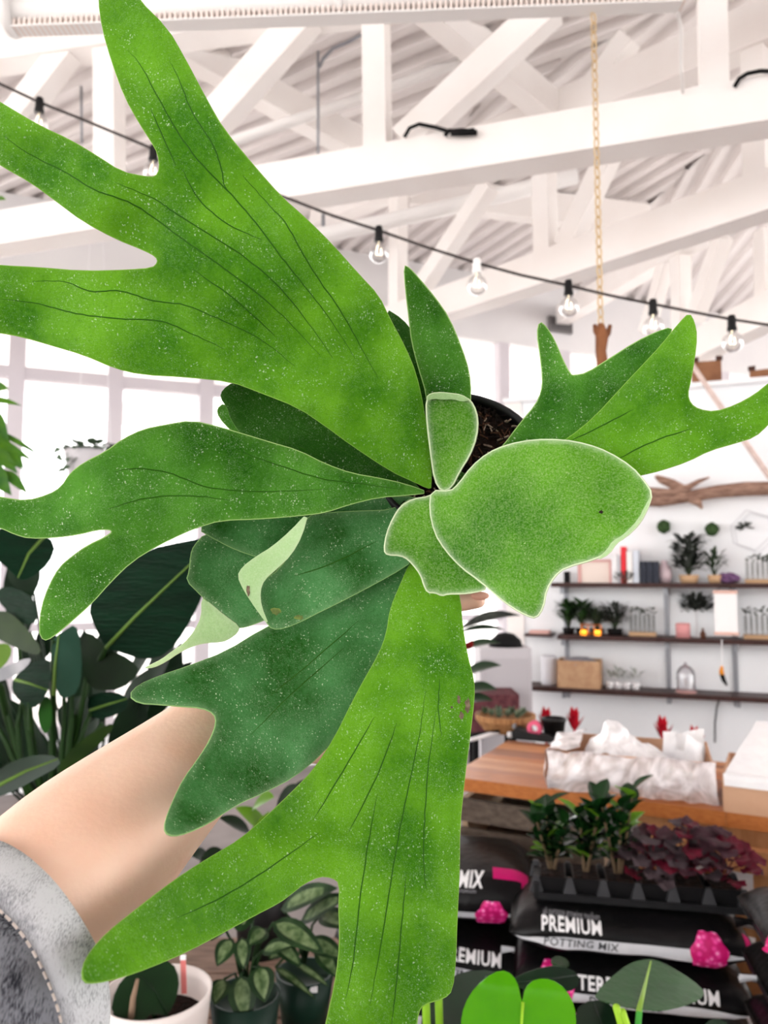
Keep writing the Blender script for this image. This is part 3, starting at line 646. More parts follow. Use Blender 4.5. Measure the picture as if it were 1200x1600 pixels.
chain(palm, [(578, 1135, .612), (620, 1130, .632), (652, 1112, .638), (668, 1096, .632), (674, 1086, .624)], (.0125, .0092, .0084, .0076, .0062))
chain(elbow[-1], [(500, 1010, .575), (520, 950, .590), (535, 905, .605), (555, 865, .620), (580, 835, .628)], (.016, .0125, .0110, .0098, .0074))
chain(elbow[-1], [(497, 1150, .575), (520, 1172, .585)], (.026, .020))
me = bpy.data.meshes.new('arm'); o_ = ORG[per]
me.from_pydata([p - o_ for p, _, _ in sk], ed, []); me.materials.append(SKIN)
arm = bpy.data.objects.new('arm', me); COL.objects.link(arm); arm.parent = per; ORG[arm] = o_
md = arm.modifiers.new('skin', 'SKIN'); md.use_smooth_shade = True
if not me.skin_vertices: 
    bm = bmesh.new(); bm.from_mesh(me); bm.verts.layers.skin.verify(); bm.to_mesh(me); bm.free()
for i, (p, rx, ry) in enumerate(sk):
    s_ = me.skin_vertices[0].data[i]; s_.radius = (rx, ry); s_.use_root = (i == 0)
arm.modifiers.new('sub', 'SUBSURF').levels = 2; arm.modifiers['sub'].render_levels = 2
# fingernail on the visible fingertip
MB().ball(P(750, 931, .613), 0.006, 6, (1.3, 0.5, 0.6)).build('fingernail', mat('nail', (238, 180, 160), 0.3), per, True)
# denim
def denim(name, c1, c2, scale):
    m = bpy.data.materials.new(name); m.use_nodes = True; N = m.node_tree.nodes; L = m.node_tree.links; b = N['Principled BSDF']; b.inputs['Roughness'].default_value = 0.95; b.inputs['Specular IOR Level'].default_value = 0.1
    tc = N.new('ShaderNodeTexCoord'); mp = N.new('ShaderNodeMapping'); mp.inputs['Rotation'].default_value = (0.5, 0.9, 0.7); mp.inputs['Scale'].default_value = (2.0, 0.45, 0.45); L.new(tc.outputs['Object'], mp.inputs[0])
    wv = N.new('ShaderNodeTexNoise'); wv.inputs['Scale'].default_value = scale; wv.inputs['Detail'].default_value = 3; L.new(mp.outputs[0], wv.inputs[0])
    nz = N.new('ShaderNodeTexNoise'); nz.inputs['Scale'].default_value = 55; nz.inputs['Detail'].default_value = 6; L.new(tc.outputs['Object'], nz.inputs[0])
    ad = N.new('ShaderNodeMath'); ad.operation = 'MULTIPLY_ADD'; ad.inputs[1].default_value = 0.9; L.new(wv.outputs[0], ad.inputs[0]); L.new(nz.outputs[0], ad.inputs[2])
    cr = N.new('ShaderNodeValToRGB'); cr.color_ramp.elements[0].position = 0.72; cr.color_ramp.elements[1].position = 1.18
    cr.color_ramp.elements[0].color = lin(c1); cr.color_ramp.elements[1].color = lin(c2); L.new(ad.outputs[0], cr.inputs[0]); L.new(cr.outputs[0], b.inputs[0])
    bp = N.new('ShaderNodeBump'); bp.inputs['Strength'].default_value = 0.5; bp.inputs['Distance'].default_value = 0.001; L.new(wv.outputs[0], bp.inputs['Height']); L.new(bp.outputs[0], b.inputs['Normal'])
    return m
DEN1 = denim('denim_cuff', (140, 141, 146), (206, 207, 210), 1200); DEN2 = denim('denim_sleeve', (46, 47, 54), (128, 129, 136), 900)
A0 = P(25.8, 1496.5, 0.3695); A1 = P(-429, 1827, 0.269); axs = (A0 - A1).normalized()
sx = axs.cross(Vector((0, 0, 1))).normalized(); sy = sx.cross(axs)
def sleeve(prof, name, m, wr, parent):
    vs = []; n = 64
    for h, r in prof:
        for j in range(n):
            q = 2 * math.pi * j / n; p = A0 - axs * h; rr = r + wr * noise.noise(Vector((math.cos(q) * 2, math.sin(q) * 2, h * 22)))
            vs.append(p + (sx * math.cos(q) * 1.06 + sy * math.sin(q)) * rr)
    fs = [(i * n + j, i * n + (j + 1) % n, (i + 1) * n + (j + 1) % n, (i + 1) * n + j) for i in range(len(prof) - 1) for j in range(n)]
    return MB().add(vs, fs).build(name, m, parent, True)
RS = 0.0580
slv = sleeve([(0.018, RS - 0.004)] + [(0.018 + 0.012 * k, RS + 0.001 + 0.0012 * k) for k in range(1, 30)] + [(0.372, 0.05), (0.376, 0.001)], 'denim_sleeve', DEN2, 0.006, per)
cuff = sleeve([(0.05, RS - 0.006), (0.003, RS - 0.006), (0.0, RS - 0.003), (-0.001, RS), (0.001, RS + 0.003), (0.006, RS + 0.0045), (0.012, RS + 0.005), (0.019, RS + 0.005), (0.023, RS + 0.004), (0.025, RS)], 'denim_cuff', DEN1, 0.004, slv)
TH = mat('thread', (120, 116, 116), 0.9); TH2 = mat('thread_pale', (205, 192, 184), 0.9)
m = MB(); k = 90
for j in range(k):
    q0 = 2 * math.pi * j / k; q1 = q0 + 0.045
    pp = []
    for q in (q0, (q0 + q1) / 2, q1):
        h = 0.0285; rr = RS + 0.0045 + 0.006 * noise.noise(Vector((math.cos(q) * 2, math.sin(q) * 2, h * 22)))
        pp.append(A0 - axs * h + (sx * math.cos(q) * 1.06 + sy * math.sin(q)) * rr)
    m.tube(pp, 0.0006, 5)
m.build('stitching', TH2, slv)
# ------------------------------------------------------------------ shelves on the partition
def shelf_z(px, py, off=0.2): return WP(px, py, off).z
SZ = [shelf_z(1045, 911), shelf_z(1045, 996), shelf_z(1045, 1082)]
SHW = 0.24
def shelf(name_label, z, u0, u1):
    m = MB(); wlbox(m, u0, u1, z - 0.028, z, 0.012, SHW)
    c = WX((u0 + u1) / 2, z - 0.028, 0.1); s = thing('wall_shelf', c, name_label, 'shelf', 'dark walnut wall shelves')
    m.build('board', WOODW, s)
    for uu in SU:
        if u0 < uu < u1: b = MB(); wlbox(b, uu - 0.012, uu + 0.012, z - 0.07, z - 0.028, 0.012, SHW - 0.05); b.build('bracket', STEEL, s)
    return s
SU = [wu(888, 1100), wu(1043, 1000), wu(1147, 1000)]
for i, uu in enumerate(SU):
    m = MB(); wlbox(m, uu - 0.014, uu + 0.014, 0.75, SZ[0], 0.0, 0.014)
    m.solo('shelf_standard', STEEL, ['leftmost thin steel shelf upright, by the woven basket', 'thin steel shelf upright between the moss balls', 'thin steel shelf upright behind the paper calendar'][i], 'shelf upright', 'steel shelf uprights')
shelf('upper dark walnut shelf with books and purple geode', SZ[0], wu(862, 905, .2), UR - 0.05)
shelf('middle dark walnut shelf with the amber lit candle holder', SZ[1], wu(872, 990, .2), UR - 0.05)
shelf('lowest dark walnut shelf with the woven basket', SZ[2], wu(822, 1070, .2), UR - 0.05)
zst = WP(842, 990, .12).z
m = MB(); wlbox(m, wu(822, 988, .1), wu(864, 988, .1), zst - 0.018, zst, 0.0, 0.16)
m.solo('small_ledge', WOODW, 'tiny dark ledge left of the middle shelf holding a pink case', 'ledge')
m = MB(); wlbox(m, wu(828, 984, .1), wu(858, 984, .1), zst, zst + 0.018, 0.02, 0.13)
m.solo('pencil_case', mat('blush', (226, 180, 170), 0.6), 'flat pink case on the tiny dark ledge', 'case')
# colours of small stock
PALE = mat('pale_ceramic', (236, 234, 236), 0.35); PINK = mat('dusty_pink', (214, 164, 158), 0.6); KRAFT = mat('kraft_basket', (206, 168, 132), 0.85, (190, 150, 116), 25, 0.2, 120)
OLIVE = mat('olive_leaf', (64, 78, 56), 0.6, (34, 48, 34), 20, transl=0.1); GREY_LEAF = mat('grey_leaf', (66, 70, 64), 0.7, (36, 40, 36), 25)
GREENS = mat('shelf_green', (48, 80, 34), 0.6, (26, 50, 20), 20, transl=0.1)
TUBEG = glass_mat('tube_glass', (0.96, 0.97, 0.97, 1), 0.14)
COPPER = mat('copper', (196, 112, 60), 0.3, metal=0.9); AMBER = mat('amber_glow', (255, 150, 40), 0.4, emit=1.6); BRASSW = mat('rack_wood', (196, 160, 124), 0.6)
def onshelf(px, i, off=0.12):
    u_ = wu(px, 950, off); return WX(u_, SZ[i], off)
def sbox(name, px0, px1, ytop, i, dep, m, label, cat, off=0.05, group=None):
    z1 = WP((px0 + px1) / 2, ytop, off + dep).z; b = MB(); wlbox(b, wu(px0, 950, off + dep), wu(px1, 950, off + dep), SZ[i], max(z1, SZ[i] + 0.01), off, off + dep)
    return b.solo(name, m, label, cat, group)
def bush(name, base, w_, h_, n, m, label, cat='plant', leaf=0.05, group=None, pot=None, prof='lance', spread=1.0, stem=True, lift=0.25):
    t = thing(name, base, label, cat, group); b = MB(); st = MB()
    ph = 0.0
    if pot:
        ph = pot[1]; MB().lathe([(0, 0), (pot[0] * 0.8, 0), (pot[0], ph), (pot[0] * 0.9, ph), (pot[0] * 0.85, ph * 0.85), (0, ph * 0.85)], base, 16).build('pot', pot[2], t, True)
    for k in range(n):
        a = random.uniform(0, 6.283); r = math.sqrt(random.random()) * w_ / 2; hh = ph + h_ * random.uniform(lift, 0.95)
        p = base + Vector((math.cos(a) * r, math.sin(a) * r * 0.5, hh))
        d = Vector((math.cos(a), math.sin(a) * .5, random.uniform(-0.2, 1.0))).normalized() * leaf * random.uniform(0.7, 1.3)
        b.leaf(p, p + d, leaf * 0.45 * spread, (0, 0, 1), 0.2, 0.15, 4, prof)
        if stem and k % 4 == 0: st.tube([base + Vector((0, 0, ph * 0.8)), base + Vector((math.cos(a) * r * .5, math.sin(a) * r * .4, ph + (hh - ph) * .6)), p], 0.002, 5)
    f_ = b.build('foliage', m, t, True)
    if stem and st.v: st.build('stems', OLIVE, t, True)
    return t
# upper shelf
t = thing('picture_frame', onshelf(930, 0), 'small pink framed card leaning on the upper shelf beside the books', 'frame')
zf = WP(930, 876, .18).z
b = MB(); wlbox(b, wu(905, 900, .17), wu(955, 900, .17), SZ[0], zf, 0.15, 0.165); b.build('card', mat('card_pale', (238, 222, 212), 0.7), t)
for q0, q1, z0, z1 in ((903, 908, SZ[0], zf), (952, 957, SZ[0], zf), (903, 957, zf - 0.008, zf + 0.008)):
    b = MB(); wlbox(b, wu(q0, 900, .17), wu(q1, 900, .17), z0, z1, 0.145, 0.175); b.build('frame_rail', PINK, t)
sbox('small_block', 882, 890, 893, 0, 0.06, BLACKR, 'tiny dark block at the left end of the upper shelf', 'block')
for px0, px1, yt, m_, lb in ((957, 966, 866, PALE, 'white spined book left of the red book on the upper shelf'), (967, 971, 868, mat('book_grey', (205, 205, 212), 0.6), 'thin grey book touching the red book'),
                           (972, 980, 854, mat('book_red', (226, 52, 62), 0.5), 'tall bright red book on the upper shelf'), (981, 990, 862, mat('book_white2', (244, 240, 238), 0.6), 'white book right of the red book'),
                           (991, 1000, 860, mat('book_bluegrey', (214, 220, 230), 0.6), 'pale blue white book next to the dark patterned books')):
    sbox('book', px0, px1, yt, 0, 0.14, m_, lb, 'book', 0.06, 'books on the upper shelf')
for k in range(3):
    sbox('book', 1002 + k * 10, 1011 + k * 10, 877, 0, 0.15, mat('book_navy', (58, 62, 74), 0.6, (38, 42, 52), 60), ['leftmost of three dark navy books on the upper shelf', 'middle of three dark navy books on the upper shelf', 'rightmost of three dark navy books on the upper shelf'][k], 'book', 0.06, 'dark navy books')
b = MB().lathe([(0, 0), (0.03, 0), (0.045, 0.04), (0.04, 0.09), (0.02, 0.12), (0.018, 0.14), (0.0, 0.14)], onshelf(1040, 0), 18)
b.solo('bud_vase', mat('vase_mauve', (222, 200, 206), 0.4), 'pale mauve bud vase beside the dark navy books', 'vase', smooth=True)
bush('trailing_plant', onshelf(977, 0, .2), 0.13, 0.07, 40, GREY_LEAF, 'low grey green trailing plant in front of the upright books', leaf=0.035)
bush('dark_fern', onshelf(1078, 0, .15), 0.14, 0.24, 190, GREY_LEAF, 'spiky dark plant in a wood box on the upper shelf', leaf=0.07, pot=(0.06, 0.05, BRASSW), lift=0.1)
bush('dark_fern', onshelf(1118, 0, .15), 0.10, 0.14, 60, OLIVE, 'bushy olive plant left of the purple geode', leaf=0.05, pot=(0.04, 0.05, BRASSW))
g = MB().ball(onshelf(1140, 0) + Vector((0, 0, 0.03)), 0.055, 6, (1.2, .8, .6), 0, 0.18); g.solo('purple_geode', mat('amethyst', (88, 62, 96), 0.35, (128, 92, 132), 60), 'rough purple geode on the upper shelf', 'crystal')
b = MB()
def tube_rack(px0, px1, i, label, n, ytop, plant_m=OLIVE):
    a = onshelf(px0, i); c = onshelf(px1, i); t = thing('tube_rack', (a + c) / 2, label, 'vase rack', 'glass tube propagation racks')
    b = MB(); b.beam(a + Vector((0, 0, 0.012)), c + Vector((0, 0, 0.012)), 0.06, 0.024); b.build('base', BRASSW, t)
    h = WP(px0, ytop, .12).z - SZ[i]
    for k in range(n):
        p = a.lerp(c, (k + 0.5) / n) + Vector((0, 0, 0.02)); tb = MB().lathe([(0, 0), (0.009, 0.003), (0.010, h * 0.7), (0.012, h * 0.72)], p, 10).build('glass_tube', TUBEG, t, True)
        lf = MB(); lf.tube([p + Vector((0, 0, 0.03)), p + Vector((0, 0, h * 0.75))], 0.0018, 5)
        for q in range(7):
            an = random.uniform(0, 6.28); e = p + Vector((0, 0, h * random.uniform(0.7, 0.95))); lf.leaf(e, e + Vector((math.cos(an) * .04, math.sin(an) * .03, random.uniform(0, .03))), 0.018, n=4)
        lf.build('cutting', plant_m, tb, True)
    return t
tube_rack(1166, 1215, 0, 'rack of glass tubes with cuttings at the right end of the upper shelf', 6, 873)
# middle shelf
bush('jade_plant', onshelf(888, 1), 0.11, 0.16, 110, GREENS, 'upright green plant at the left end of the middle shelf', leaf=0.06, pot=(0.04, 0.04, BLACKR))
bush('jade_plant', onshelf(908, 1), 0.10, 0.17, 110, GREENS, 'pointed green plant behind the amber lit candle holder', leaf=0.06, pot=(0.04, 0.04, BLACKR))
bush('ivy_plant', onshelf(932, 1), 0.13, 0.13, 130, OLIVE, 'bushy olive plant right of the amber lit candle holder', leaf=0.045, pot=(0.045, 0.04, BLACKR))
bush('ivy_plant', onshelf(960, 1), 0.14, 0.15, 150, GREY_LEAF, 'rounded grey leaved plant beside the glass tubes on the middle shelf', leaf=0.045, pot=(0.05, 0.04, BLACKR), prof='round')
c = onshelf(908, 1, .2); e = onshelf(938, 1, .2)
t = thing('candle_holder', (c + e) / 2, 'copper wire candle holder glowing amber on the middle shelf', 'candle holder')
for k in range(2): MB().tube([c + Vector((0, 0, 0.01 + .055 * k)), e + Vector((0, 0, 0.01 + .055 * k)), e + Vector((0.01, 0.06, 0.01 + .055 * k)), c + Vector((0.01, 0.06, 0.01 + .055 * k))], 0.004, 6, closed=True).build('wire_ring', COPPER, t)
for q in (0, 0.33, 0.66, 1): MB().tube([c.lerp(e, q) + Vector((0, 0, 0.0)), c.lerp(e, q) + Vector((0, 0, 0.066))], 0.003, 5).build('wire_upright', COPPER, t)
for q in (0.12, 0.85): MB().lathe([(0, 0), (0.018, 0), (0.02, 0.02), (0.015, 0.03), (0, 0.03)], c.lerp(e, q) + Vector((0.005, 0.03, 0.0)), 12).build('tea_light', AMBER, t, True)
tube_rack(982, 1024, 1, 'rack of glass tubes with cuttings in the middle of the middle shelf', 6, 955)
t = bush('air_plant_tree', onshelf(1088, 1), 0.17, 0.09, 240, GREY_LEAF, 'dark cloud shaped plant on a white stand on the middle shelf', leaf=0.05, stem=False, lift=0.0)
for o_c in list(t.children): o_c.location.z += WP(1088, 956, .12).z - SZ[1]
MB().lathe([(0, 0), (0.03, 0), (0.03, 0.008), (0.006, 0.012), (0.006, WP(1088, 954, .12).z - SZ[1]), (0, WP(1088, 954, .12).z - SZ[1])], onshelf(1088, 1), 14).build('stand', PALE, t, True)
b = MB().lathe([(0, 0), (0.042, 0), (0.042, 0.085), (0.036, 0.088), (0.036, 0.075), (0, 0.075)], onshelf(1066, 1, .19), 18); b.solo('pillar_candle', mat('candle_pink', (216, 150, 150), 0.5), 'dusty pink pillar candle on the middle shelf', 'candle', smooth=True)
b = MB().lathe([(0, 0), (0.016, 0), (0.017, 0.03), (0.007, 0.045), (0.007, 0.06), (0, 0.06)], onshelf(1097, 1, .2), 14); b.solo('small_bottle', mat('bottle_brown', (96, 60, 44), 0.3), 'small brown bottle left of the paper calendar', 'bottle', smooth=True)
t = thing('wall_calendar', WP(1134, 990, .25), 'blank white paper calendar with pink bars hung from the upper shelf', 'calendar')
a0, a1 = wu(1116, 950, .25), wu(1152, 950, .25); z0, z1 = WP(1134, 990, .25).z, WP(1134, 925, .25).z
b = MB(); wlbox(b, a0, a1, z0, z1, .249, .251); b.build('sheet', mat('paper', (246, 244, 244), 0.8), t)
for z in (z0, z1): b = MB(); wlbox(b, a0 - .005, a1 + .005, z - .009, z + .009, .244, .258); b.build('bar', mat('bar_pink', (226, 186, 172), 0.6), t)
MB().tube([WX(a0, z1, .25), WX((a0 + a1) / 2, z1 + .04, .25), WX(a1, z1, .25)], .002, 5).build('string', BLACKR, t)
tube_rack(1160, 1212, 1, 'rack of glass tubes with cuttings right of the paper calendar', 6, 955)
# lowest shelf
def cyl(px, i, r, h, m_, name, label, cat, off=.12, n=20):
    return MB().lathe([(0, 0), (r * .95, 0), (r, h * .1), (r, h * .92), (r * .8, h), (r * .72, h * .97), (r * .8, h * .2), (0, h * .15)], onshelf(px, i, off), n).solo(name, m_, label, cat, smooth=True)
cyl(856, 2, .05, .19, mat('frosted', (226, 226, 232), 0.4), 'glass_jar', 'frosted white jar left of the woven basket', 'jar')
t = thing('woven_basket', onshelf(904, 2), 'square kraft basket of grey moss on the lowest shelf', 'basket')
a = onshelf(904, 2, .13); bw = wu(936, 1050, .2) - wu(872, 1050, .2); bh = WP(904, 1032, .2).z - SZ[2]
b = MB()
for sx_, sy_, wx, wy in ((0, -1, bw, .01), (0, 1, bw, .01), (-1, 0, .01, .18), (1, 0, .01, .18)):
    cc = a + WU * (sx_ * bw / 2) + WN * (-sy_ * .09) + Vector((0, 0, bh / 2)); b.box(cc, (wx, wy, bh), wang)
b.box(a + Vector((0, 0, .006)), (bw, .18, .012), wang); b.build('body', KRAFT, t)
mm = MB(); mm.ball(a + Vector((0, 0, bh * .85)), bw * .44, 8, (1.05, .75, .36), 0, .12); mm.build('moss', mat('moss_grey', (176, 176, 184), 0.9, (130, 130, 140), 90), t, True)
for k, px in enumerate((950, 963, 976, 990)):
    bush('mini_pot', onshelf(px, 2, .15), 0.05, 0.06, 12, mat('pale_air', (182, 186, 180), 0.7), ['leftmost tiny white pot with an air plant on the lowest shelf', 'second tiny white pot with an air plant on the lowest shelf', 'third tiny white pot with an air plant on the lowest shelf', 'rightmost tiny white pot with an air plant on the lowest shelf'][k], 'pot plant', leaf=.05, group='tiny white pots', pot=(.028, .045, PALE), stem=False)
b = MB().lathe([(.055, 0), (.055, .10), (.05, .13), (.03, .155), (.008, .165), (.008, .18), (0, .182)], onshelf(1068, 2, .15), 20)
t = thing('glass_cloche', onshelf(1068, 2, .15), 'clear glass cloche standing on the lowest shelf', 'cloche'); b.build('dome', glass_mat('cloche_glass', (.93, .93, .95, 1), .16), t, True)
MB().lathe([(0, 0), (.06, 0), (.06, .008), (0, .008)], onshelf(1068, 2, .15), 20).build('base', PINK, t)
t = thing('pruning_knife', WP(1128, 1068, .26), 'orange and black pruning knife hanging on a cord below the middle shelf', 'knife')
MB().tube([WP(1128, 1000, .26), WP(1128, 1042, .26)], .003, 5).build('cord', PALE, t)
MB().tube([WP(1128, 1040, .26), WP(1127, 1048, .26), WP(1128, 1054, .26)], [.006, .014, .015], 8).build('handle', mat('tool_orange', (222, 140, 40), 0.5), t, True)
MB().tube([WP(1128, 1054, .26), WP(1131, 1063, .26), WP(1136, 1071, .26)], [.014, .013, .006], 8).build('tip', BLACKR, t, True)
pipe('lamp_cord', [WP(1126, 1085, .03), WP(1120, 1105, .03), WP(1117, 1130, .03), WP(1117, 1160, .03)], .006, mat('cord_grey', (96, 94, 98), 0.6), 'thin grey cord hanging down the wall under the lowest shelf', 'cord')
# wall decor
for px, py, lb in ((1037, 823, 'round green moss ball on the wall under the driftwood fork'), (1112, 827, 'round green moss ball on the wall left of the wire hexagon')):
    c = WP(px, py, .05); t = thing('moss_ball', c, lb, 'moss ball', 'moss balls on the wall'); mm = MB(); mm.ball(c, .042, 8, (1, .8, 1), 0, .12); mm.build('moss', mat('moss_green', (66, 90, 52), 0.95, (40, 60, 34), 60), t, True)
    MB().tube([WP(px, py, .03), WP(px, py, 0.0)], .006, 6).build('peg', STEEL, t)
t = thing('wire_hexagon', WP(1168, 858, .04), 'thin white wire hexagon with an air plant hung on the wall', 'wall decor')
hx = [(1142, 822), (1166, 797), (1202, 808), (1204, 838), (1180, 860), (1146, 848)]
MB().tube([WP(x, y, .06) for x, y in hx], .0035, 6, closed=True).build('wire_frame', mat('wire_pale', (214, 214, 218), 0.4), t)
MB().tube([WP(x + 6, y + 4, .01) for x, y in hx], .0025, 6, closed=True).build('wire_frame', mat('wire_pale', (214, 214, 218)), t)
lf = MB()
for k in range(16):
    an = random.uniform(0, 6.28); p = WP(1164, 823, .05); lf.leaf(p, p + WU * math.cos(an) * .06 + Vector((0, 0, math.sin(an) * .035)) + WN * random.uniform(0, .03), .012, (0, -1, 0), .1, .1, 4, 'lance')
lf.build('air_plant', GREY_LEAF, t, True)
DRIFT = mat('driftwood', (178, 144, 126), 0.85, (128, 98, 84), 14, 0.6, 30, stretch=(1, 1, 4))
t = thing('driftwood_branch', WP(1110, 785, .1), 'long weathered driftwood branch mounted across the white wall', 'driftwood')
MB().tube([WP(960, 770, .12), WP(1000, 782, .12), WP(1030, 783, .14), WP(1075, 776, .14), WP(1120, 768, .12), WP(1165, 764, .12), WP(1210, 763, .12), WP(1290, 764, .12)], [.03, .034, .036, .036, .04, .044, .042, .04], 12).build('trunk', DRIFT, t, True)
MB().tube([WP(1010, 768, .16), WP(1045, 772, .16), WP(1075, 762, .15), WP(1092, 752, .14), WP(1108, 746, .13)], [.03, .034, .022, .014, .006], 10).build('fork', DRIFT, t, True)
MB().tube([WP(1075, 768, .15), WP(1050, 756, .16), WP(1032, 749, .16), WP(1024, 744, .16)], [.026, .03, .024, .010], 10).build('fork', DRIFT, t, True)
MB().tube([WP(1078, 778, .15), WP(1092, 786, .15), WP(1097, 795, .15)], [.03, .022, .006], 8).build('stub', DRIFT, t, True)
b = MB().tube([WP(1075, 560, .23), WP(1110, 612, .23), WP(1150, 670, .23), WP(1200, 742, .23), WP(1225, 775, .23)], [.014, .016, .017, .017, .016], 10)
b.solo('birch_pole', mat('pale_pole', (226, 206, 198), 0.7, (206, 184, 176), 20), 'pale slender wooden pole leaning diagonally against the wall above the driftwood', 'pole', smooth=True)
# boxes on top of the partition
def tbox(px0, px1, y1, label, rz, off=-0.1, hgt=None):
    c = WP((px0 + px1) / 2, 605, off); w_ = (WP(px1, 600, off) - WP(px0, 600, off)).length; h_ = WP(px0, y1, off).z - WTOP - .03
    t = thing('cardboard_box', Vector((c.x, c.y, WTOP + .03)), label, 'box', 'cardboard boxes on the wall top')
    M_ = mat('box_brown', (150, 106, 78), 0.85, (128, 88, 64), 9); 
    R = Matrix.Rotation(wang + rz, 3, 'Z'); base = Vector((c.x, c.y, WTOP + .03))
    for dx, dy, sx_, sy_ in ((0, -.5, 1, .03), (0, .5, 1, .03), (-.5, 0, .03, 1), (.5, 0, .03, 1)):
        MB().box(base + R @ Vector((dx * w_ * .97, dy * w_ * .7, h_ / 2)), (w_ * sx_, w_ * .7 * sy_ if sy_ < 1 else w_ * .7, h_), wang + rz).build('panel', M_, t)
    MB().box(base + Vector((0, 0, .004)), (w_ * .94, w_ * .66, .008), wang + rz).build('base', M_, t)
    for s_ in (-1, 1):
        p = base + R @ Vector((s_ * w_ * .42, -w_ * .36, h_)); MB().box(p + R @ Vector((0, -.01, .012)), (w_ * .24, .006, .03), wang + rz + .1 * s_).build('flap', mat('box_dark', (82, 58, 50), 0.85), t)
    return t
tbox(1082, 1126, 570, 'open brown cardboard box on top of the white wall, by the fern frond tip', 0.1)
tbox(1174, 1222, 582, 'open brown cardboard box on top of the white wall at the right edge', -0.2)

# ------------------------------------------------------------------ butcher block counter
CH = 0.90
ca = G(700, 1213, CH); cb_ = G(1400, 1303, CH); cu = (cb_ - ca); cu.z = 0; cu.normalize(); cn = Vector((-cu.y, cu.x, 0)); cang = math.atan2(cu.y, cu.x)
CL, CD = 2.1, 0.62
def CP(u, v, z): return Vector((ca.x, ca.y, 0)) + cu * u + cn * v + Vector((0, 0, z))
cnt = thing('work_counter', CP(CL / 2, CD / 2, 0), 'butcher block work counter of glued timber staves on timber legs', 'counter')
staves = [mat('stave_%d' % i, c, 0.4, c2, 14, 0.05, 40, stretch=(1, 8, 8)) for i, (c, c2) in enumerate((((194, 130, 82), (178, 114, 68)), ((182, 116, 72), (166, 102, 60)), ((204, 144, 98), (190, 128, 82)), ((160, 102, 66), (142, 88, 56)), ((188, 116, 62), (172, 102, 52))))]
nr = 12; rng = random.Random(5)
for r in range(nr):
    v0 = CD * r / nr; u_ = -rng.uniform(0, .3)
    while u_ < CL:
        ln = rng.uniform(.28, .55); a0 = max(0, u_); a1 = min(CL, u_ + ln)
        if a1 > a0 + .01:
            MB().box(CP((a0 + a1) / 2, v0 + CD / nr / 2, CH - .02 + rng.uniform(-.0004, .0004)), (a1 - a0 - .0008, CD / nr - .0008, .04), cang).build('stave', staves[4] if r == 0 else rng.choice(staves), cnt)
        u_ += ln
LEGM = mat('pine', (190, 136, 92), 0.6, (168, 114, 74), 10, 0.1, 30, stretch=(4, 4, 1))
for u_, v_ in ((.62, .08), (CL - .06, .06), (.06, CD - .06), (CL - .06, CD - .06), (1.3, .08)): MB().box(CP(u_, v_, (CH - .04) / 2), (.07, .07, CH - .04), cang).build('leg', LEGM, cnt)
MB().box(CP(CL / 2 + .3, .05, CH - .085), (CL - .6, .03, .09), cang).build('apron', LEGM, cnt)
MB().box(CP(CL / 2, CD - .05, CH - .085), (CL, .03, .09), cang).build('apron', LEGM, cnt)
# wooden crate below the counter
cr = thing('slatted_crate', CP(.28, .25, .58), 'grey weathered wooden crate with a long slot under the counter', 'crate')
CRM = mat('grey_wood', (112, 98, 86), 0.8, (86, 74, 66), 12, 0.2, 40, stretch=(1, 6, 6)); CRL = mat('crate_end', (204, 176, 146), 0.7, (186, 158, 130), 12)
for k, z in enumerate((.70, .785)): MB().box(CP(.25, .06, z), (.46, .018, .055 if k == 0 else .07), cang).build('slat', CRM, cr); MB().box(CP(.25, .44, z), (.46, .018, .06), cang).build('slat', CRM, cr)
for u_ in (.03, .47): MB().box(CP(u_, .25, .745), (.02, .36, .15), cang).build('end_panel', CRL, cr)
MB().box(CP(.25, .25, .665), (.46, .38, .014), cang).build('base', CRM, cr)
st = thing('crate_stand', CP(.28, .3, 0), 'dark low stand in shade below the weathered crate', 'stand')
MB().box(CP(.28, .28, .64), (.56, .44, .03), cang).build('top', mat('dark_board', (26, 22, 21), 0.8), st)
for u_ in (.06, .5):
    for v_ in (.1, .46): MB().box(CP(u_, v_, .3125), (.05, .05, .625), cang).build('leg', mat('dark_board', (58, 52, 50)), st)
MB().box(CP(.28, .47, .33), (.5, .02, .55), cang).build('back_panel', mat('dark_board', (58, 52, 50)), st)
# pallet like pine frame in front of counter
pf = thing('pine_rack', CP(1.35, -.1, 0), 'pale pine slatted rack standing in front of the counter behind the seed tray', 'rack')
for u0, u1, z, hh in ((.62, 1.25, .80, .06), (.7, 1.25, .66, .10), (.7, 1.25, .50, .08)): MB().box(CP((u0 + u1) / 2, -.06, z), (u1 - u0, .03, hh), cang).build('rail', LEGM, pf)
for u_ in (.72, .80, .92, 1.02, 1.14, 1.22): MB().box(CP(u_, -.035, .40), (.055, .02, .80), cang).build('slat', LEGM, pf)

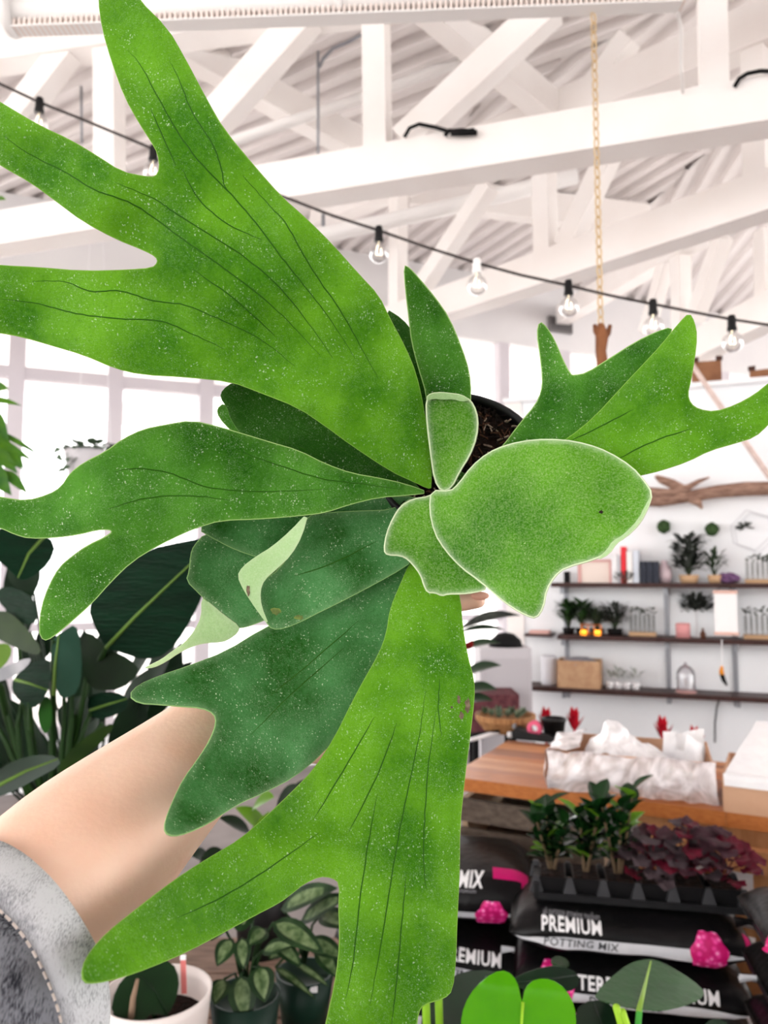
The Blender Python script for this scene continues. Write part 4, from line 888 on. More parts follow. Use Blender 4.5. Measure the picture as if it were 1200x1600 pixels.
# ------------------------------------------------------------------ things on the counter
# plastic lined carton
def CT(px, py, z=CH): return G(px, py, z)
k0 = CT(866, 1238); k1 = CT(1116, 1261); ku = (k1 - k0); kl = ku.length; ku.normalize(); kn = Vector((-ku.y, ku.x, 0)); kang = math.atan2(ku.y, ku.x)
k0 = k0 + kn * 0.03
kd, kh = .30, .115
bx = thing('carton', k0 + ku * kl / 2 + kn * kd / 2, 'open cardboard carton lined with crumpled clear plastic on the counter', 'carton')
def KP(u, v, z): return k0 + ku * u + kn * v + Vector((0, 0, z))
CBD = mat('carton_tan', (206, 164, 134), 0.8, (194, 150, 120), 6)
for c, s in (((kl / 2, 0, kh / 2), (kl, .006, kh)), ((kl / 2, kd, kh / 2), (kl, .006, kh)), ((0, kd / 2, kh / 2), (.006, kd, kh)), ((kl, kd / 2, kh / 2), (.006, kd, kh)), ((kl / 2, kd / 2, .004), (kl, kd, .006))):
    MB().box(KP(*c), s, kang).build('panel', CBD, bx)
LINER = glass_mat('plastic_film', (.97, .96, .97, 1), .1, .62, (250, 244, 246))
def sheet(fn, nu, nv): 
    vs = [fn(i / nu, j / nv) for i in range(nu + 1) for j in range(nv + 1)]
    return MB().add(vs, [(i * (nv + 1) + j, i * (nv + 1) + j + 1, (i + 1) * (nv + 1) + j + 1, (i + 1) * (nv + 1) + j) for i in range(nu) for j in range(nv)])
def crumple(p, a, s): return Vector((noise.noise(p * s), noise.noise(p * s + Vector((5, 0, 0))), noise.noise(p * s + Vector((0, 9, 0))))) * a
def lin_front(u, v):
    x = -.02 + (kl + .03) * u
    if v < .5: p = KP(x, -.012 - .02 * math.sin(v * 6.3), kh * (v / .5) + .004)
    else: p = KP(x, -.012 + (v - .5) * .24, kh + .012 * math.sin((v - .5) * 6.3) - (v - .5) * .10)
    return p + crumple(p, .012, 22)
sheet(lin_front, 50, 18).build('plastic_liner', LINER, bx, True)
def lin_left(u, v):
    x = -.02 - .012 * math.sin(v * 5); p = KP(x if v < .6 else x + (v - .6) * .2, kd * u - .01, kh * min(1, v / .6) + .005 + max(0, v - .6) * .03); return p + crumple(p, .012, 22)
sheet(lin_left, 20, 14).build('plastic_liner', LINER, bx, True)
FILM = glass_mat('white_film', (.97, .97, .98, 1), .1, .9, (252, 250, 252))
pk0 = P(958, 1128, (KP(kl * .42, kd * .6, kh) - CAM).length * 0.985)
def peak(u, v):
    a = KP(kl * (.16 + .62 * u), kd * (.15 + .6 * v), kh * .72)
    hgt = (pk0.z - CH - kh * .72) * 1.7 * max(0, 1 - (abs(u - .30) / (.32 if u < .3 else .7)) ** 1.05) * max(0, 1 - abs(v - .55) * 1.7) ** .8
    a.z += hgt; return a + crumple(a, .022, 14) + crumple(a, .008, 40)
sheet(peak, 40, 24).build('bunched_plastic', FILM, bx, True)
t = thing('tissue_paper', KP(kl * .85, kd * .5, kh), 'folded white tissue paper standing in the right end of the carton', 'paper')
TIS = mat('tissue', (246, 244, 244), 0.8, (238, 236, 238), 12, 0.3, 30)
def tis(u, v):
    p = KP(kl * (.70 + .27 * u), kd * .42 + .03 * math.sin(u * 5), kh * .3 + v * (.135 - .05 * (abs(u - .45) < .1) - .015 * u)); return p + crumple(p, .01, 18)
sheet(tis, 24, 14).build('sheet', TIS, t, True)
def tis2(u, v):
    p = KP(kl * (.78 + .2 * u), kd * .62, kh * .3 + v * (.12 + .02 * u)); return p + crumple(p, .012, 20)
sheet(tis2, 20, 12).build('sheet', TIS, t, True)
# second carton with big white sheet at the right edge
q0 = G(1132, 1268, CH) ; q0 = q0 + cn * .0
bx2 = thing('carton', q0 + cu * .2 + cn * .15, 'cardboard carton with a big white sheet rising from it at the right edge', 'carton')
def QP(u, v, z): return Vector((q0.x, q0.y, CH)) + cu * u + cn * v + Vector((0, 0, z))
for c, s in (((.2, 0, .045), (.4, .006, .09)), ((.2, .3, .05), (.4, .006, .10)), ((0, .15, .05), (.006, .3, .10)), ((.4, .15, .05), (.006, .3, .10)), ((.2, .15, .004), (.4, .3, .006))): MB().box(QP(*c), s, cang).build('panel', CBD, bx2)
def bigs(u, v):
    if v < .12: p = QP(-.02 + .42 * u + .02, -.012, .075 + v * .3)
    else: p = QP(.0 + .42 * u + .09 * (v - .12), -.012 + (v - .12) * .22, .10 + (v - .12) * .14)
    return p + crumple(p, .006, 12)
t2 = thing('white_sheet', QP(.2, .1, .1), 'large white paper sheet draped up out of the carton at the right edge', 'paper')
sheet(bigs, 20, 20).build('sheet', TIS, t2, True)
# succulent trough
t = thing('succulent_trough', CT(792, 1140), 'carved wooden trough of grey green succulents on the counter', 'planter')
sc = CT(790, 1142); tw = (CT(838, 1145) - CT(745, 1138)).length
vs = []
MB().lathe([(0, 0), (tw * .34, 0), (tw * .5, .05), (tw * .5, .07), (tw * .44, .07), (tw * .42, .05), (0, .045)], sc, 24).build('trough', mat('carved_wood', (186, 138, 92), 0.7, (146, 100, 64), 30, .5, 40, stretch=(3, 3, .4)), t)
sm = mat('succulent', (128, 144, 122), 0.6, (96, 112, 88), 25); sm2 = mat('succulent_dark', (78, 96, 66), 0.6, (58, 76, 50), 25)
for k in range(11):
    an = k * 2.4; r = tw * .38 * math.sqrt((k + .5) / 11); c = sc + Vector((math.cos(an) * r, math.sin(an) * r * .8, .065)); b = MB()
    for q in range(12):
        a2 = q * 2.4; e = .35 + .06 * q; b.leaf(c, c + Vector((math.cos(a2) * .03 * (.4 + .06 * q), math.sin(a2) * .03 * (.4 + .06 * q), .035 - .0025 * q)), .014, n=4, prof='round')
    b.build('succulent', sm if k % 3 else sm2, t, True)
# secateurs and bits
t = thing('secateurs', CT(752, 1155), 'white and black hand tools lying beside the succulent trough', 'tools')
MB().tube([CT(735, 1160) + Vector((0, 0, .01)), CT(765, 1152) + Vector((0, 0, .012)), CT(780, 1150) + Vector((0, 0, .01))], [.008, .009, .004], 8).build('handle', PALE, t, True)
MB().tube([CT(738, 1152) + Vector((0, 0, .01)), CT(775, 1150) + Vector((0, 0, .014)), CT(792, 1143) + Vector((0, 0, .014))], [.009, .010, .005], 8).build('handle', BLACKR, t, True)
b = MB().lathe([(0, 0), (.012, 0), (.012, .02), (0, .024)], CT(797, 1152), 12); b.solo('white_lid', PALE, 'small white spool on the counter left of the tape dispenser', 'lid', smooth=True)  # plain white bottle cap lying on the counter
# tape dispenser
t = thing('tape_dispenser', CT(842, 1160), 'black desktop tape dispenser with a pink roll on the counter', 'tape dispenser')
tc_ = CT(840, 1160) + Vector((0, 0.05, 0))
b = MB(); nn = 14
prof_ = [(-.085, 0), (.085, 0), (.09, .018), (.06, .03), (.02, .026), (-.03, .03), (-.07, .045), (-.088, .03)]
vs = [tc_ + cu * x + cn * s * .028 + Vector((0, 0, z)) for s in (-1, 1) for x, z in prof_]; k = len(prof_)
b.add(vs, [tuple(range(k)), tuple(range(k, 2 * k))[::-1]] + [(i, i + k, (i + 1) % k + k, (i + 1) % k) for i in range(k)]).build('body', BLACK, t)
MB().lathe([(.014, -.012), (.030, -.012), (.030, .012), (.014, .012), (.014, -.012)], tc_ + Vector((0, 0, .045)) , 20, cn).build('tape_roll', mat('tape_pink', (226, 96, 130), 0.4), t, True)
MB().box(tc_ - cu * .085 + Vector((0, 0, .046)), (.006, .03, .016), cang).build('cutter', STEEL, t)
b = MB().lathe([(0, 0), (.036, 0), (.046, .075), (.049, .075), (.049, .086), (.043, .086), (.041, .075), (0, .075)], CT(866, 1156), 20); b.solo('black_pot', BLACK, 'empty black nursery pot behind the tape dispenser', 'pot', smooth=True)
# bench along the wall with bromeliads
wb = thing('wall_bench', WX((UL + UR) / 2, 0, .55), 'pale narrow bench below the shelves, mostly behind the cartons', 'bench')
BZ = 0.38
b = MB(); wlbox(b, UL + .32, UR - .1, BZ - .04, BZ, .35, .85); b.build('top', WALLM, wb)
for uu in (UL + .4, UR - .2):
    for of in (.42, .78): b = MB(); wlbox(b, uu - .03, uu + .03, 0, BZ - .04, of - .03, of + .03); b.build('leg', WALLM, wb)
REDM = mat('bromeliad_red', (206, 24, 44), 0.45, (160, 14, 32), 20); DKL = mat('dark_leaf', (38, 58, 36), 0.4, (26, 42, 26), 12)
for px, py, h_, lb in ((853, 1118, .26, 'red bromeliad behind the tape dispenser'), (897, 1118, .30, 'tall red bromeliad left of the bunched clear plastic'), (1035, 1132, .24, 'red bromeliad just right of the bunched clear plastic'), (1085, 1148, .20, 'low red bromeliad behind the white tissue paper')):
    p = WP(px, py, .6); base = Vector((p.x, p.y, BZ)); top = p.z - BZ
    t = thing('bromeliad', base, lb, 'bromeliad', 'red bromeliads along the wall')
    MB().lathe([(0, 0), (.045, 0), (.06, .1), (.052, .1), (0, .09)], base, 16).build('pot', BLACK, t, True)
    b = MB(); 
    for q in range(12):
        an = q * 2.4 + 1; e = base + Vector((math.cos(an) * .13, math.sin(an) * .11, .1 + .6 * (top - .1) + random.uniform(-.06, .03) - .35 * (top - .1))); b.leaf(base + Vector((0, 0, .09)), e, .05, (0, 0, 1), .22, .3, 8, 'strap')
    b.build('foliage', DKL, t, True)
    b = MB()
    for q in range(10):
        an = q * 2.4; zz = top - .045 + .006 * q; e = base + Vector((math.cos(an) * (.06 - .005 * q), math.sin(an) * (.05 - .004 * q), zz + .045)); b.leaf(base + Vector((0, 0, zz - .05)), e, .045, (0, 0, 1), -.15, .3, 6, 'lance')
    b.build('flower_head', REDM, t, True)
    MB().tube([base + Vector((0, 0, .08)), base + Vector((0, 0, top * .8))], .006, 6).build('stalk', REDM, t)
# rubber plant left of the partition, bin, basket
rp = P(700, 1130, 3.3); base = Vector((rp.x, rp.y, 0))
t = thing('rubber_plant', base, 'dark leaved rubber plant between the big frond and the shelf wall', 'rubber plant')
MB().lathe([(0, 0), (.13, 0), (.17, .3), (.155, .3), (.15, .26), (0, .26)], base, 24).build('pot', BLACK, t, True)
MB().tube([base + Vector((0, 0, .25)), P(716, 1120, 3.3), P(712, 1000, 3.3), P(714, 930, 3.3)], [.018, .014, .01, .006], 8).build('stem', mat('stem_brown', (92, 66, 54), 0.8), t, True)
RUB = mat('rubber_leaf', (44, 66, 44), 0.3, (30, 50, 32), 8, transl=0.05)
for bx_, by_, tx, ty, w_, m_ in ((716, 985, 814, 962, .085, GREY_LEAF), (714, 1020, 782, 1005, .07, RUB), (716, 1062, 784, 1040, .09, RUB), (716, 1085, 778, 1078, .09, RUB), (716, 1100, 770, 1095, .08, RUB), (712, 975, 660, 950, .08, RUB), (712, 1040, 640, 1050, .09, RUB), (714, 990, 790, 985, .05, RUB)):
    b = MB().leaf(P(bx_, by_, 3.3), P(tx, ty, 3.22), w_, (0, -.5, 1), .16, .25, 10, 'lance'); b.build('leaf', m_, t, True)
MB().leaf(P(722, 1015, 3.28), P(738, 1000, 3.2), .05, (0, -1, .4), .1, .3, 6, 'lance').build('new_leaf', mat('rubber_red', (150, 38, 40), 0.4), t, True)
bp_ = P(785, 1090, 4.6); base = Vector((bp_.x, bp_.y, 0)); zt = P(785, 1010, 4.6).z
t = thing('grey_cabinet', base, 'plain grey cabinet standing by the end of the shelf wall', 'cabinet')
MB().box(base + Vector((0, 0, zt / 2)), (.30, .3, zt)).build('body', mat('cabinet_grey', (196, 192, 196), 0.6), t)
MB().box(base + Vector((0, -.155, zt * .6)), (.26, .012, zt * .7)).build('door', mat('cabinet_door', (186, 182, 186), 0.6), t)
m_ = MB().lathe([(0, 0), (.10, 0), (.09, .04), (.05, .075), (0, .085)], base + Vector((.02, -.02, zt)), 20); m_.solo('black_hat', BLACKR, 'rounded black cap on top of the plain grey cabinet', 'cap', smooth=True)
bp_ = P(768, 1100, 4.2); base = Vector((bp_.x, bp_.y, 0)); zt = P(768, 1080, 4.2).z
t = thing('maroon_stool', base, 'low maroon upholstered block beside the plain grey cabinet', 'stool')
MB().box(base + Vector((0, 0, zt - .1)), (.26, .26, .2)).build('seat', mat('maroon', (110, 66, 70), 0.9, (84, 46, 52), 30, .3, 60), t)
for sx_ in (-1, 1):
    for sy_ in (-1, 1): MB().box(base + Vector((sx_ * .1, sy_ * .1, (zt - .2) / 2)), (.03, .03, zt - .2)).build('leg', BLACKR, t)
# ------------------------------------------------------------------ bags of potting mix
BAGM = mat('bag_black', (11, 11, 12), 0.36, (16, 15, 17), 9, 0.25, 22, spec=0.2)
BANDM = mat('bag_white', (226, 228, 232), 0.4, (206, 208, 214), 12)
INK = mat('ink_white', (244, 244, 246), 0.5); INKD = mat('ink_grey', (70, 72, 76), 0.5); INKM = mat('ink_mid', (150, 150, 156), 0.6)
MAG = mat('print_magenta', (206, 10, 110), 0.45)
def petal_mat():
    m = bpy.data.materials.new('print_flower'); m.use_nodes = True; N = m.node_tree.nodes; L = m.node_tree.links; b = N['Principled BSDF']; b.inputs['Roughness'].default_value = .4
    tc = N.new('ShaderNodeTexCoord'); v = N.new('ShaderNodeTexVoronoi'); v.inputs['Scale'].default_value = 70; L.new(tc.outputs['Object'], v.inputs['Vector'])
    cr = N.new('ShaderNodeValToRGB'); e = cr.color_ramp.elements; e[0].position = .05; e[0].color = lin((255, 190, 225)); e[1].position = .6; e[1].color = lin((206, 8, 108))
    k = e.new(.3); k.color = lin((250, 70, 165)); L.new(v.outputs['Distance'], cr.inputs[0]); L.new(cr.outputs[0], b.inputs[0]); return m
FLOWER = petal_mat()
def text_mesh(s, size, bold=0.0, shear=0.0, spacing=1.0):
    cu_ = bpy.data.curves.new('txt', 'FONT'); cu_.body = s; cu_.size = size; cu_.offset = bold; cu_.shear = shear; cu_.space_character = 1.06; cu_.resolution_u = 2; cu_.fill_mode = 'FRONT'
    o = bpy.data.objects.new('txt', cu_); COL.objects.link(o); dg = bpy.context.evaluated_depsgraph_get(); me = bpy.data.meshes.new_from_object(o.evaluated_get(dg))
    bm = bmesh.new(); bm.from_mesh(me); bmesh.ops.triangulate(bm, faces=bm.faces); bmesh.ops.subdivide_edges(bm, edges=[e for e in bm.edges if e.calc_length() > size * .2], cuts=1)
    vs = [v.co.copy() for v in bm.verts]; bm.verts.index_update(); fs = [tuple(v.index for v in f.verts) for f in bm.faces]; bm.free(); bpy.data.objects.remove(o); return vs, fs
def bag(front, L_, W_, H_, rz, tilt, label, prints, seed=0, mats=BAGM):
    """front: middle of the front bulge; prints: list of tuples laid on the front face"""
    R = Matrix.Rotation(rz, 3, 'Z') @ Matrix.Rotation(tilt, 3, 'Y')
    ctr = Vector(front) + R @ Vector((0, W_ / 2, 0)); e = 2.6
    def S(x, t, out=0.0, back=False):
        q = min(1, abs(x) / (L_ / 2)); hx = max(.16, (1 - q ** 6) ** .5); wx = 1 - .10 * q ** 6
        y = (W_ / 2 * wx) * max(0, 1 - abs(t) ** e) ** (1 / e) * (1 if back else -1)
        p = Vector((x, y, H_ / 2 * t * hx)); wr = noise.noise(Vector((x * 9, t * 2 + (3 if back else 0), seed * 7.1))) * .007 + noise.noise(Vector((x * 40, t * 3, seed * 3.3))) * .006 * q ** 3
        nrm = Vector((0, y / (W_ / 2) ** 2, p.z / (H_ / 2) ** 2)).normalized(); edge = 1 - abs(t) ** 8
        return ctr + R @ (p + nrm * (out + wr * edge))
    base = ctr - Vector((0, 0, H_ / 2)); t = thing('soil_bag', base, label, 'bag', 'black bags of potting mix')
    nx, nt = 48, 20; ts = [math.sin(math.pi / 2 * (-1 + 2 * j / nt)) for j in range(nt + 1)]; xs = [-L_ / 2 + L_ * i / nx for i in range(nx + 1)]
    vs = []; ring = [(tt, False) for tt in ts] + [(tt, True) for tt in ts[::-1][1:-1]]; nrg = len(ring)
    for x_ in xs: vs += [S(x_, tt, 0, bk) for tt, bk in ring]
    fs = [(i * nrg + j, i * nrg + (j + 1) % nrg, (i + 1) * nrg + (j + 1) % nrg, (i + 1) * nrg + j) for i in range(nx) for j in range(nrg)] + [tuple(range(nrg)), tuple(range(nx * nrg, (nx + 1) * nrg))[::-1]]
    MB().add(vs, fs).build('sack', mats, t, True)
    for s_ in (-1, 1):   # flat sealed ends
        m = MB(); g = [S(s_ * L_ / 2, tt, 0) .lerp(S(s_ * L_ / 2, tt, 0, True), .5) for tt in (-.9, -.3, .3, .9)]
        vs = []
        for k_, p in enumerate(g): vs += [p, p + R @ Vector((s_ * .035, .01 * math.sin(k_ * 2 + seed), .006 * math.cos(k_ * 3)))]
        m.add(vs, [(2 * i, 2 * i + 1, 2 * i + 3, 2 * i + 2) for i in range(3)]).build('sealed_end', BANDM if s_ * (seed % 2 - .5) > 0 else mats, t, True)
    for pr in prints:
        k = pr[0]
        if k == 'band':
            _, x0, x1, t0, t1, m_ = pr; nxx = 40; vs = []
            for i in range(nxx + 1):
                x_ = x0 + (x1 - x0) * i / nxx; f_ = 1.0 if m_ is MAG else min(1, 4 * i / nxx + .15, 4 * (nxx - i) / nxx + .15)
                for j in range(5): vs.append(S(x_, t0 + (t1 - t0) * (.5 + (j / 4 - .5) * f_), .0016))
            MB().add(vs, [(i * 5 + j, (i + 1) * 5 + j, (i + 1) * 5 + j + 1, i * 5 + j + 1) for i in range(nxx) for j in range(4)]).build('print_band', m_, t, True)
        elif k == 'text':
            _, s_, x0, t0, size, m_, bold, shear = pr; v_, f_ = text_mesh(s_, size, bold, shear); MB().add([S(x0 + p.x, t0 + p.y / (H_ / 2), .0030) for p in v_], f_).build('lettering', m_, t)
        elif k == 'flower':
            _, x0, t0, r_ = pr; vs = [S(x0, t0, .0075)]; nq, nk = 28, 5; fs = []
            for i in range(1, nk + 1):
                for j in range(nq):
                    q = 2 * math.pi * j / nq; rr = r_ * i / nk * (1 + (.07 * math.sin(q * 7) if i == nk else 0)); tt = max(-.985, min(.985, t0 + rr * math.sin(q) / (H_ / 2))); vs.append(S(x0 + rr * math.cos(q), tt, .0050 if i < nk else .0038))
            fs = [(0, 1 + j, 1 + (j + 1) % nq) for j in range(nq)] + [(1 + (i - 1) * nq + j, 1 + i * nq + j, 1 + i * nq + (j + 1) % nq, 1 + (i - 1) * nq + (j + 1) % nq) for i in range(1, nk) for j in range(nq)]
            MB().add(vs, fs).build('printed_flower', FLOWER, t, True)
    return t
F1 = P(985, 1478, 1.80); RZ = math.radians(-11); ud = Vector((math.cos(RZ), math.sin(RZ), 0)); bd = Vector((-ud.y, ud.x, 0)); HB = .112
bag(F1, .56, .34, HB, RZ, math.radians(0.5), 'top black soil bag under the seed tray reading premium potting mix, with pink flower', [('band', -.265, .265, -.40, .10, BANDM), ('text', 'PREMIUM', -.205, .27, .033, INK, .0008, 0), ('text', 'POTTING MIX', -.20, -.27, .026, INKD, .0002, .1), ('flower', .175, -.08, .042), ('text', 'all purpose growing medium', -.20, .70, .011, INKM, 0, 0), ('band', .258, .272, .3, .8, MAG)], 1)
bag(F1 + Vector((0, -.012, -HB)) + ud * .0, .55, .34, HB, RZ, math.radians(1.5), 'second black soil bag down reading terreau premium, flower at its left end', [('band', -.255, .26, -.48, -.02, BANDM), ('text', 'TERREAU PREMIUM', -.125, .12, .035, INK, .0008, 0), ('text', "D'EMPOTAGE", -.10, -.38, .026, INKD, .0003, 0), ('flower', -.18, .0, .046)], 2)
bag(F1 + Vector((0, -.02, -2 * HB)) + ud * .01, .55, .34, HB, RZ, math.radians(2), 'third black soil bag down, mostly behind the dark philodendron leaf', [('band', -.255, .26, -.45, .02, BANDM), ('text', 'TERREAU PREMIUM', -.115, .16, .035, INK, .0008, 0), ('text', "D'EMPOTAGE", .00, -.34, .026, INKD, .0003, 0), ('flower', -.17, .1, .046)], 3)
bag(F1 + Vector((0, -.03, -3 * HB)) + ud * .0, .55, .34, HB, RZ, 0, 'bottom black soil bag of the central stack, only its top edge in view', [('band', -.255, .26, -.6, -.1, BANDM), ('text', 'PREMIUM', -.12, .2, .034, INK, .0008, 0)], 4)
F2 = P(735, 1405, 2.02); RZ2 = math.radians(-6)
u2 = Vector((math.cos(RZ2), math.sin(RZ2), 0))
bag(F2 - u2 * .08 + Vector((0, 0, -.012)), .52, .40, .155, RZ2, math.radians(1), 'puffy black soil bag behind the fern frond reading mix, with magenta corner strap', [('band', -.24, .235, -.50, -.22, BANDM), ('text', 'MIX', .045, .48, .036, INK, .0010, .25), ('text', 'premium', .045, .34, .013, INKM, 0, 0), ('flower', .135, -.38, .042), ('band', .14, .235, .70, .88, MAG), ('band', .215, .240, .15, .80, MAG)], 5)
bag(F2 - u2 * .10 + Vector((0, -.02, -.157)), .54, .40, .13, RZ2, math.radians(6), 'tilted black soil bag reading premium, lower in the stack beside the frond', [('band', -.25, .25, -.60, -.02, BANDM), ('text', 'PREMIUM', .02, .22, .036, INK, .0008, 0), ('text', 'POTTING MIX', -.02, -.38, .030, INKD, .0008, .1)], 6)
bag(F2 - u2 * .10 + Vector((0, -.03, -.292)), .54, .40, .125, RZ2, math.radians(4), 'lowest black soil bag in the stack beside the frond', [('band', -.25, .25, -.55, .1, BANDM)], 7)
F3 = P(1418, 1528, 1.42)
bag(F3 + Vector((0, .0, .02)), .46, .28, .105, RZ, 0, 'black soil bag at the right edge with magenta print on its end', [('band', -.24, .24, -.6, -.2, BANDM), ('flower', -.215, .25, .03)], 9)
bag(F3 + Vector((0, -.01, -.088)), .46, .28, .105, RZ, 0, 'black soil bag at the right edge with a white end band', [('band', -.24, .24, -.2, .2, BANDM), ('flower', -.205, -.1, .03)], 8)
bag(F3 + Vector((0, -.015, -.196)), .46, .28, .105, RZ, 0, 'lowest black soil bag at the right edge, barely in view', [('band', -.22, .22, -.2, .2, BANDM)], 10)
# pallet plinths carrying the stacks
def plinth(c, rz, w_, d_, h_, label):
    t = thing('pallet_stack', Vector((c.x, c.y, 0)), label, 'pallet'); R = Matrix.Rotation(rz, 3, 'Z'); c = Vector((c.x, c.y, 0))
    for k in range(6): MB().box(c + R @ Vector((0, -d_ / 2 + d_ * (k + .5) / 6, h_ - .011)), (w_, d_ / 6 - .015, .022), rz).build('deck_board', LEGM, t)
    for s_ in (-1, 0, 1): MB().box(c + R @ Vector((s_ * (w_ / 2 - .05), 0, (h_ - .022) / 2)), (.09, d_, h_ - .022), rz).build('bearer', LEGM, t)
plinth(F1 + bd * .16, RZ, .46, .33, F1.z - 3.5 * HB - .006, 'pine pallet under the central stack of soil bags')
plinth(F2 - u2 * .1 + Vector((0, .18, 0)), RZ2, .40, .36, F2.z - .368, 'pine pallet under the stack of soil bags beside the frond')
plinth(F3 + Vector((0, .14, 0)), RZ, .44, .27, F3.z - .255, 'pine pallet under the soil bags at the right edge')
# ------------------------------------------------------------------ seed tray with six pots
TZ = F1.z + HB / 2 + .004
tf = G(998, 1416, TZ)
def TP(x, y, z): return Vector((tf.x, tf.y, TZ)) + ud * x + bd * y + Vector((0, 0, z))
TL, TD = .49, .115
TRAYM = mat('tray_plastic', (30, 30, 32), 0.45, (25, 25, 27), 20)
tr = thing('seed_tray', TP(0, TD / 2, 0), 'black plastic carry tray with six pot cells on the top soil bag', 'tray')
MB().box(TP(0, .0, .008), (TL, .012, .016), RZ).build('front_lip', TRAYM, tr); MB().box(TP(0, TD, .008), (TL, .012, .016), RZ).build('back_lip', TRAYM, tr)
MB().box(TP(0, TD / 2, .003), (TL, TD, .006), RZ).build('floor_sheet', TRAYM, tr)
for s_ in (-1, 1): MB().box(TP(s_ * TL / 2, TD / 2, .02), (.012, TD + .012, .04), RZ).build('end_wall', TRAYM, tr)
CW = TL / 6
for k in range(7):
    x_ = -TL / 2 + CW * k
    for y0_ in (.004, TD - .004):
        m = MB()
        vs = [TP(x_ - .017, y0_ - .006, .014), TP(x_ + .017, y0_ - .006, .014), TP(x_ + .017, y0_ + .016, .014), TP(x_ - .017, y0_ + .016, .014), TP(x_ - .006, y0_ + .002, .052), TP(x_ + .006, y0_ + .002, .052), TP(x_ + .006, y0_ + .012, .052), TP(x_ - .006, y0_ + .012, .052)]
        m.add(vs, [(3, 2, 1, 0), (4, 5, 6, 7), (0, 1, 5, 4), (1, 2, 6, 5), (2, 3, 7, 6), (3, 0, 4, 7)])
        m.build('divider', mat('tray_ridge', (54, 54, 57), 0.45), tr)
FIC = mat('ficus_leaf', (22, 60, 22), 0.22, (14, 42, 18), 20, transl=.1, spec=.35); FICL = mat('ficus_lime', (118, 168, 40), 0.3, (92, 146, 30), 20, transl=.15)
HEU = mat('heuchera_plum', (48, 24, 34), 0.5, (84, 54, 62), 90, .3, 90, transl=.08); HEU2 = mat('heuchera_grey', (92, 80, 84), 0.5, (44, 28, 36), 90, .3, 90); HEU3 = mat('heuchera_red', (112, 22, 44), 0.5, (66, 14, 30), 60, transl=.1)
rg = random.Random(11)
def cellpot(k, label, cat, name, grp):
    x_ = -TL / 2 + CW * (k + .5); c = TP(x_, TD / 2, .0075); t = thing(name, c, label, cat, grp)
    m = MB(); m.box(c + Vector((0, 0, .022)), (.056, .084, .042), RZ, taper=1.18); m.build('pot', BLACK, t)
    MB().box(c + Vector((0, 0, .0445)), (.058, .088, .004), RZ).build('soil', SOIL, t); return t, c + Vector((0, 0, .046))
for k, (hh, lb) in enumerate(((.14, 'glossy green ficus seedling in the leftmost tray cell'), (.17, 'leafy green ficus seedling with lime new leaves, second tray cell'), (.20, 'taller green ficus seedling in the third tray cell'))):
    t, c = cellpot(k, lb, 'seedling', 'ficus_seedling', 'seedlings in the black tray')
    for s_ in range(4 if k < 2 else 3):
        an = rg.uniform(0, 6.28); lean = Vector((math.cos(an) * .05, math.sin(an) * .035, 0)) * (0.9 if s_ else .25)
        top = c + lean + Vector((0, 0, hh * rg.uniform(.8, 1.05)))
        MB().tube([c + lean * .15, c + lean * .6 + Vector((0, 0, hh * .5)), top], [.0045, .0035, .002], 6).build('stem', mat('ficus_stem', (116, 96, 74), 0.7), t, True)
        for q in range(11):
            f_ = .15 + .85 * q / 10; p = c + lean * f_ + Vector((0, 0, (top.z - c.z) * f_)); a2 = q * 2.4 + s_
            d = Vector((math.cos(a2), math.sin(a2), .35 + .5 * f_ + rg.uniform(-.3, .2)))
            leaf_inst(t, p, d, Vector((0, 0, 1)), rg.uniform(.055, .078), rg.uniform(.036, .050), FICL if (q % 4 == 1 and s_ < 2) else FIC, 'ovate', .08, .25)
for k, lb in enumerate(('plum heuchera with grey veined leaves in the fourth tray cell', 'plum heuchera with the highest leaves in the fifth tray cell', 'reddish plum heuchera in the rightmost tray cell')):
    t, c = cellpot(3 + k, lb, 'seedling', 'heuchera', 'seedlings in the black tray')
    for q in range(38):
        a2 = q * 2.4; r_ = .085 * math.sqrt((q + .5) / 38); p = c + Vector((math.cos(a2) * r_, math.sin(a2) * r_, .03 + (.07 + (.02 if k == 1 else 0)) * (1 - (q / 38)) + rg.uniform(-.02, .02)))
        d = Vector((math.cos(a2), math.sin(a2), rg.uniform(-.35, .3))); nn = Vector((math.cos(a2) * .6, math.sin(a2) * .6 - .4, 1))
        leaf_inst(t, p - d.normalized() * .02, d, nn, rg.uniform(.036, .052), rg.uniform(.040, .056), rg.choice((HEU, HEU, HEU2, HEU2, HEU3) if k < 2 else (HEU, HEU3, HEU3, HEU)), 'ruffle', .10, .12, .09)
        if q % 3 == 0: MB().tube([c, (c + p) / 2 + Vector((0, 0, .01)), p], .0016, 5).build('stalk', HEU3, t)
# ------------------------------------------------------------------ big leaved plants along the bottom
def bleaf(parent, outline, depth, m_, rib=None, grid=10, ribm=None, name='leaf', rr=.0022):
    o = frond(outline, depth, m_, (), (3, 0), parent, name, .0008, grid)
    if rib: MB().tube([P(x, y, depth((x, y)) - .0012) for x, y in rib], [rr * (1 - .7 * i / (len(rib) - 1)) for i in range(len(rib))], 6).build('midrib', ribm or m_, o, True)
    return o
LIME = mat('lime_leaf', (92, 176, 8), 0.22, (72, 156, 6), 9, transl=.2, spec=.3); LIMER = mat('lime_rib', (170, 220, 60), 0.4)
PHIL = mat('philodendron', (26, 86, 22), 0.32, (18, 68, 16), 8, 0.06, 60, transl=.1, spec=.3); PHILR = mat('phil_rib', (140, 178, 70), 0.4); GLOSS = mat('gloss_dark', (30, 52, 36), 0.3, (18, 38, 24), 6, spec=.3)
mp_ = P(812, 1830, 1.02)
t = thing('heart_leaf_plant', Vector((mp_.x, mp_.y, .56)), 'lime green heart leaf plant at the bottom edge in front of the soil bags', 'plant')
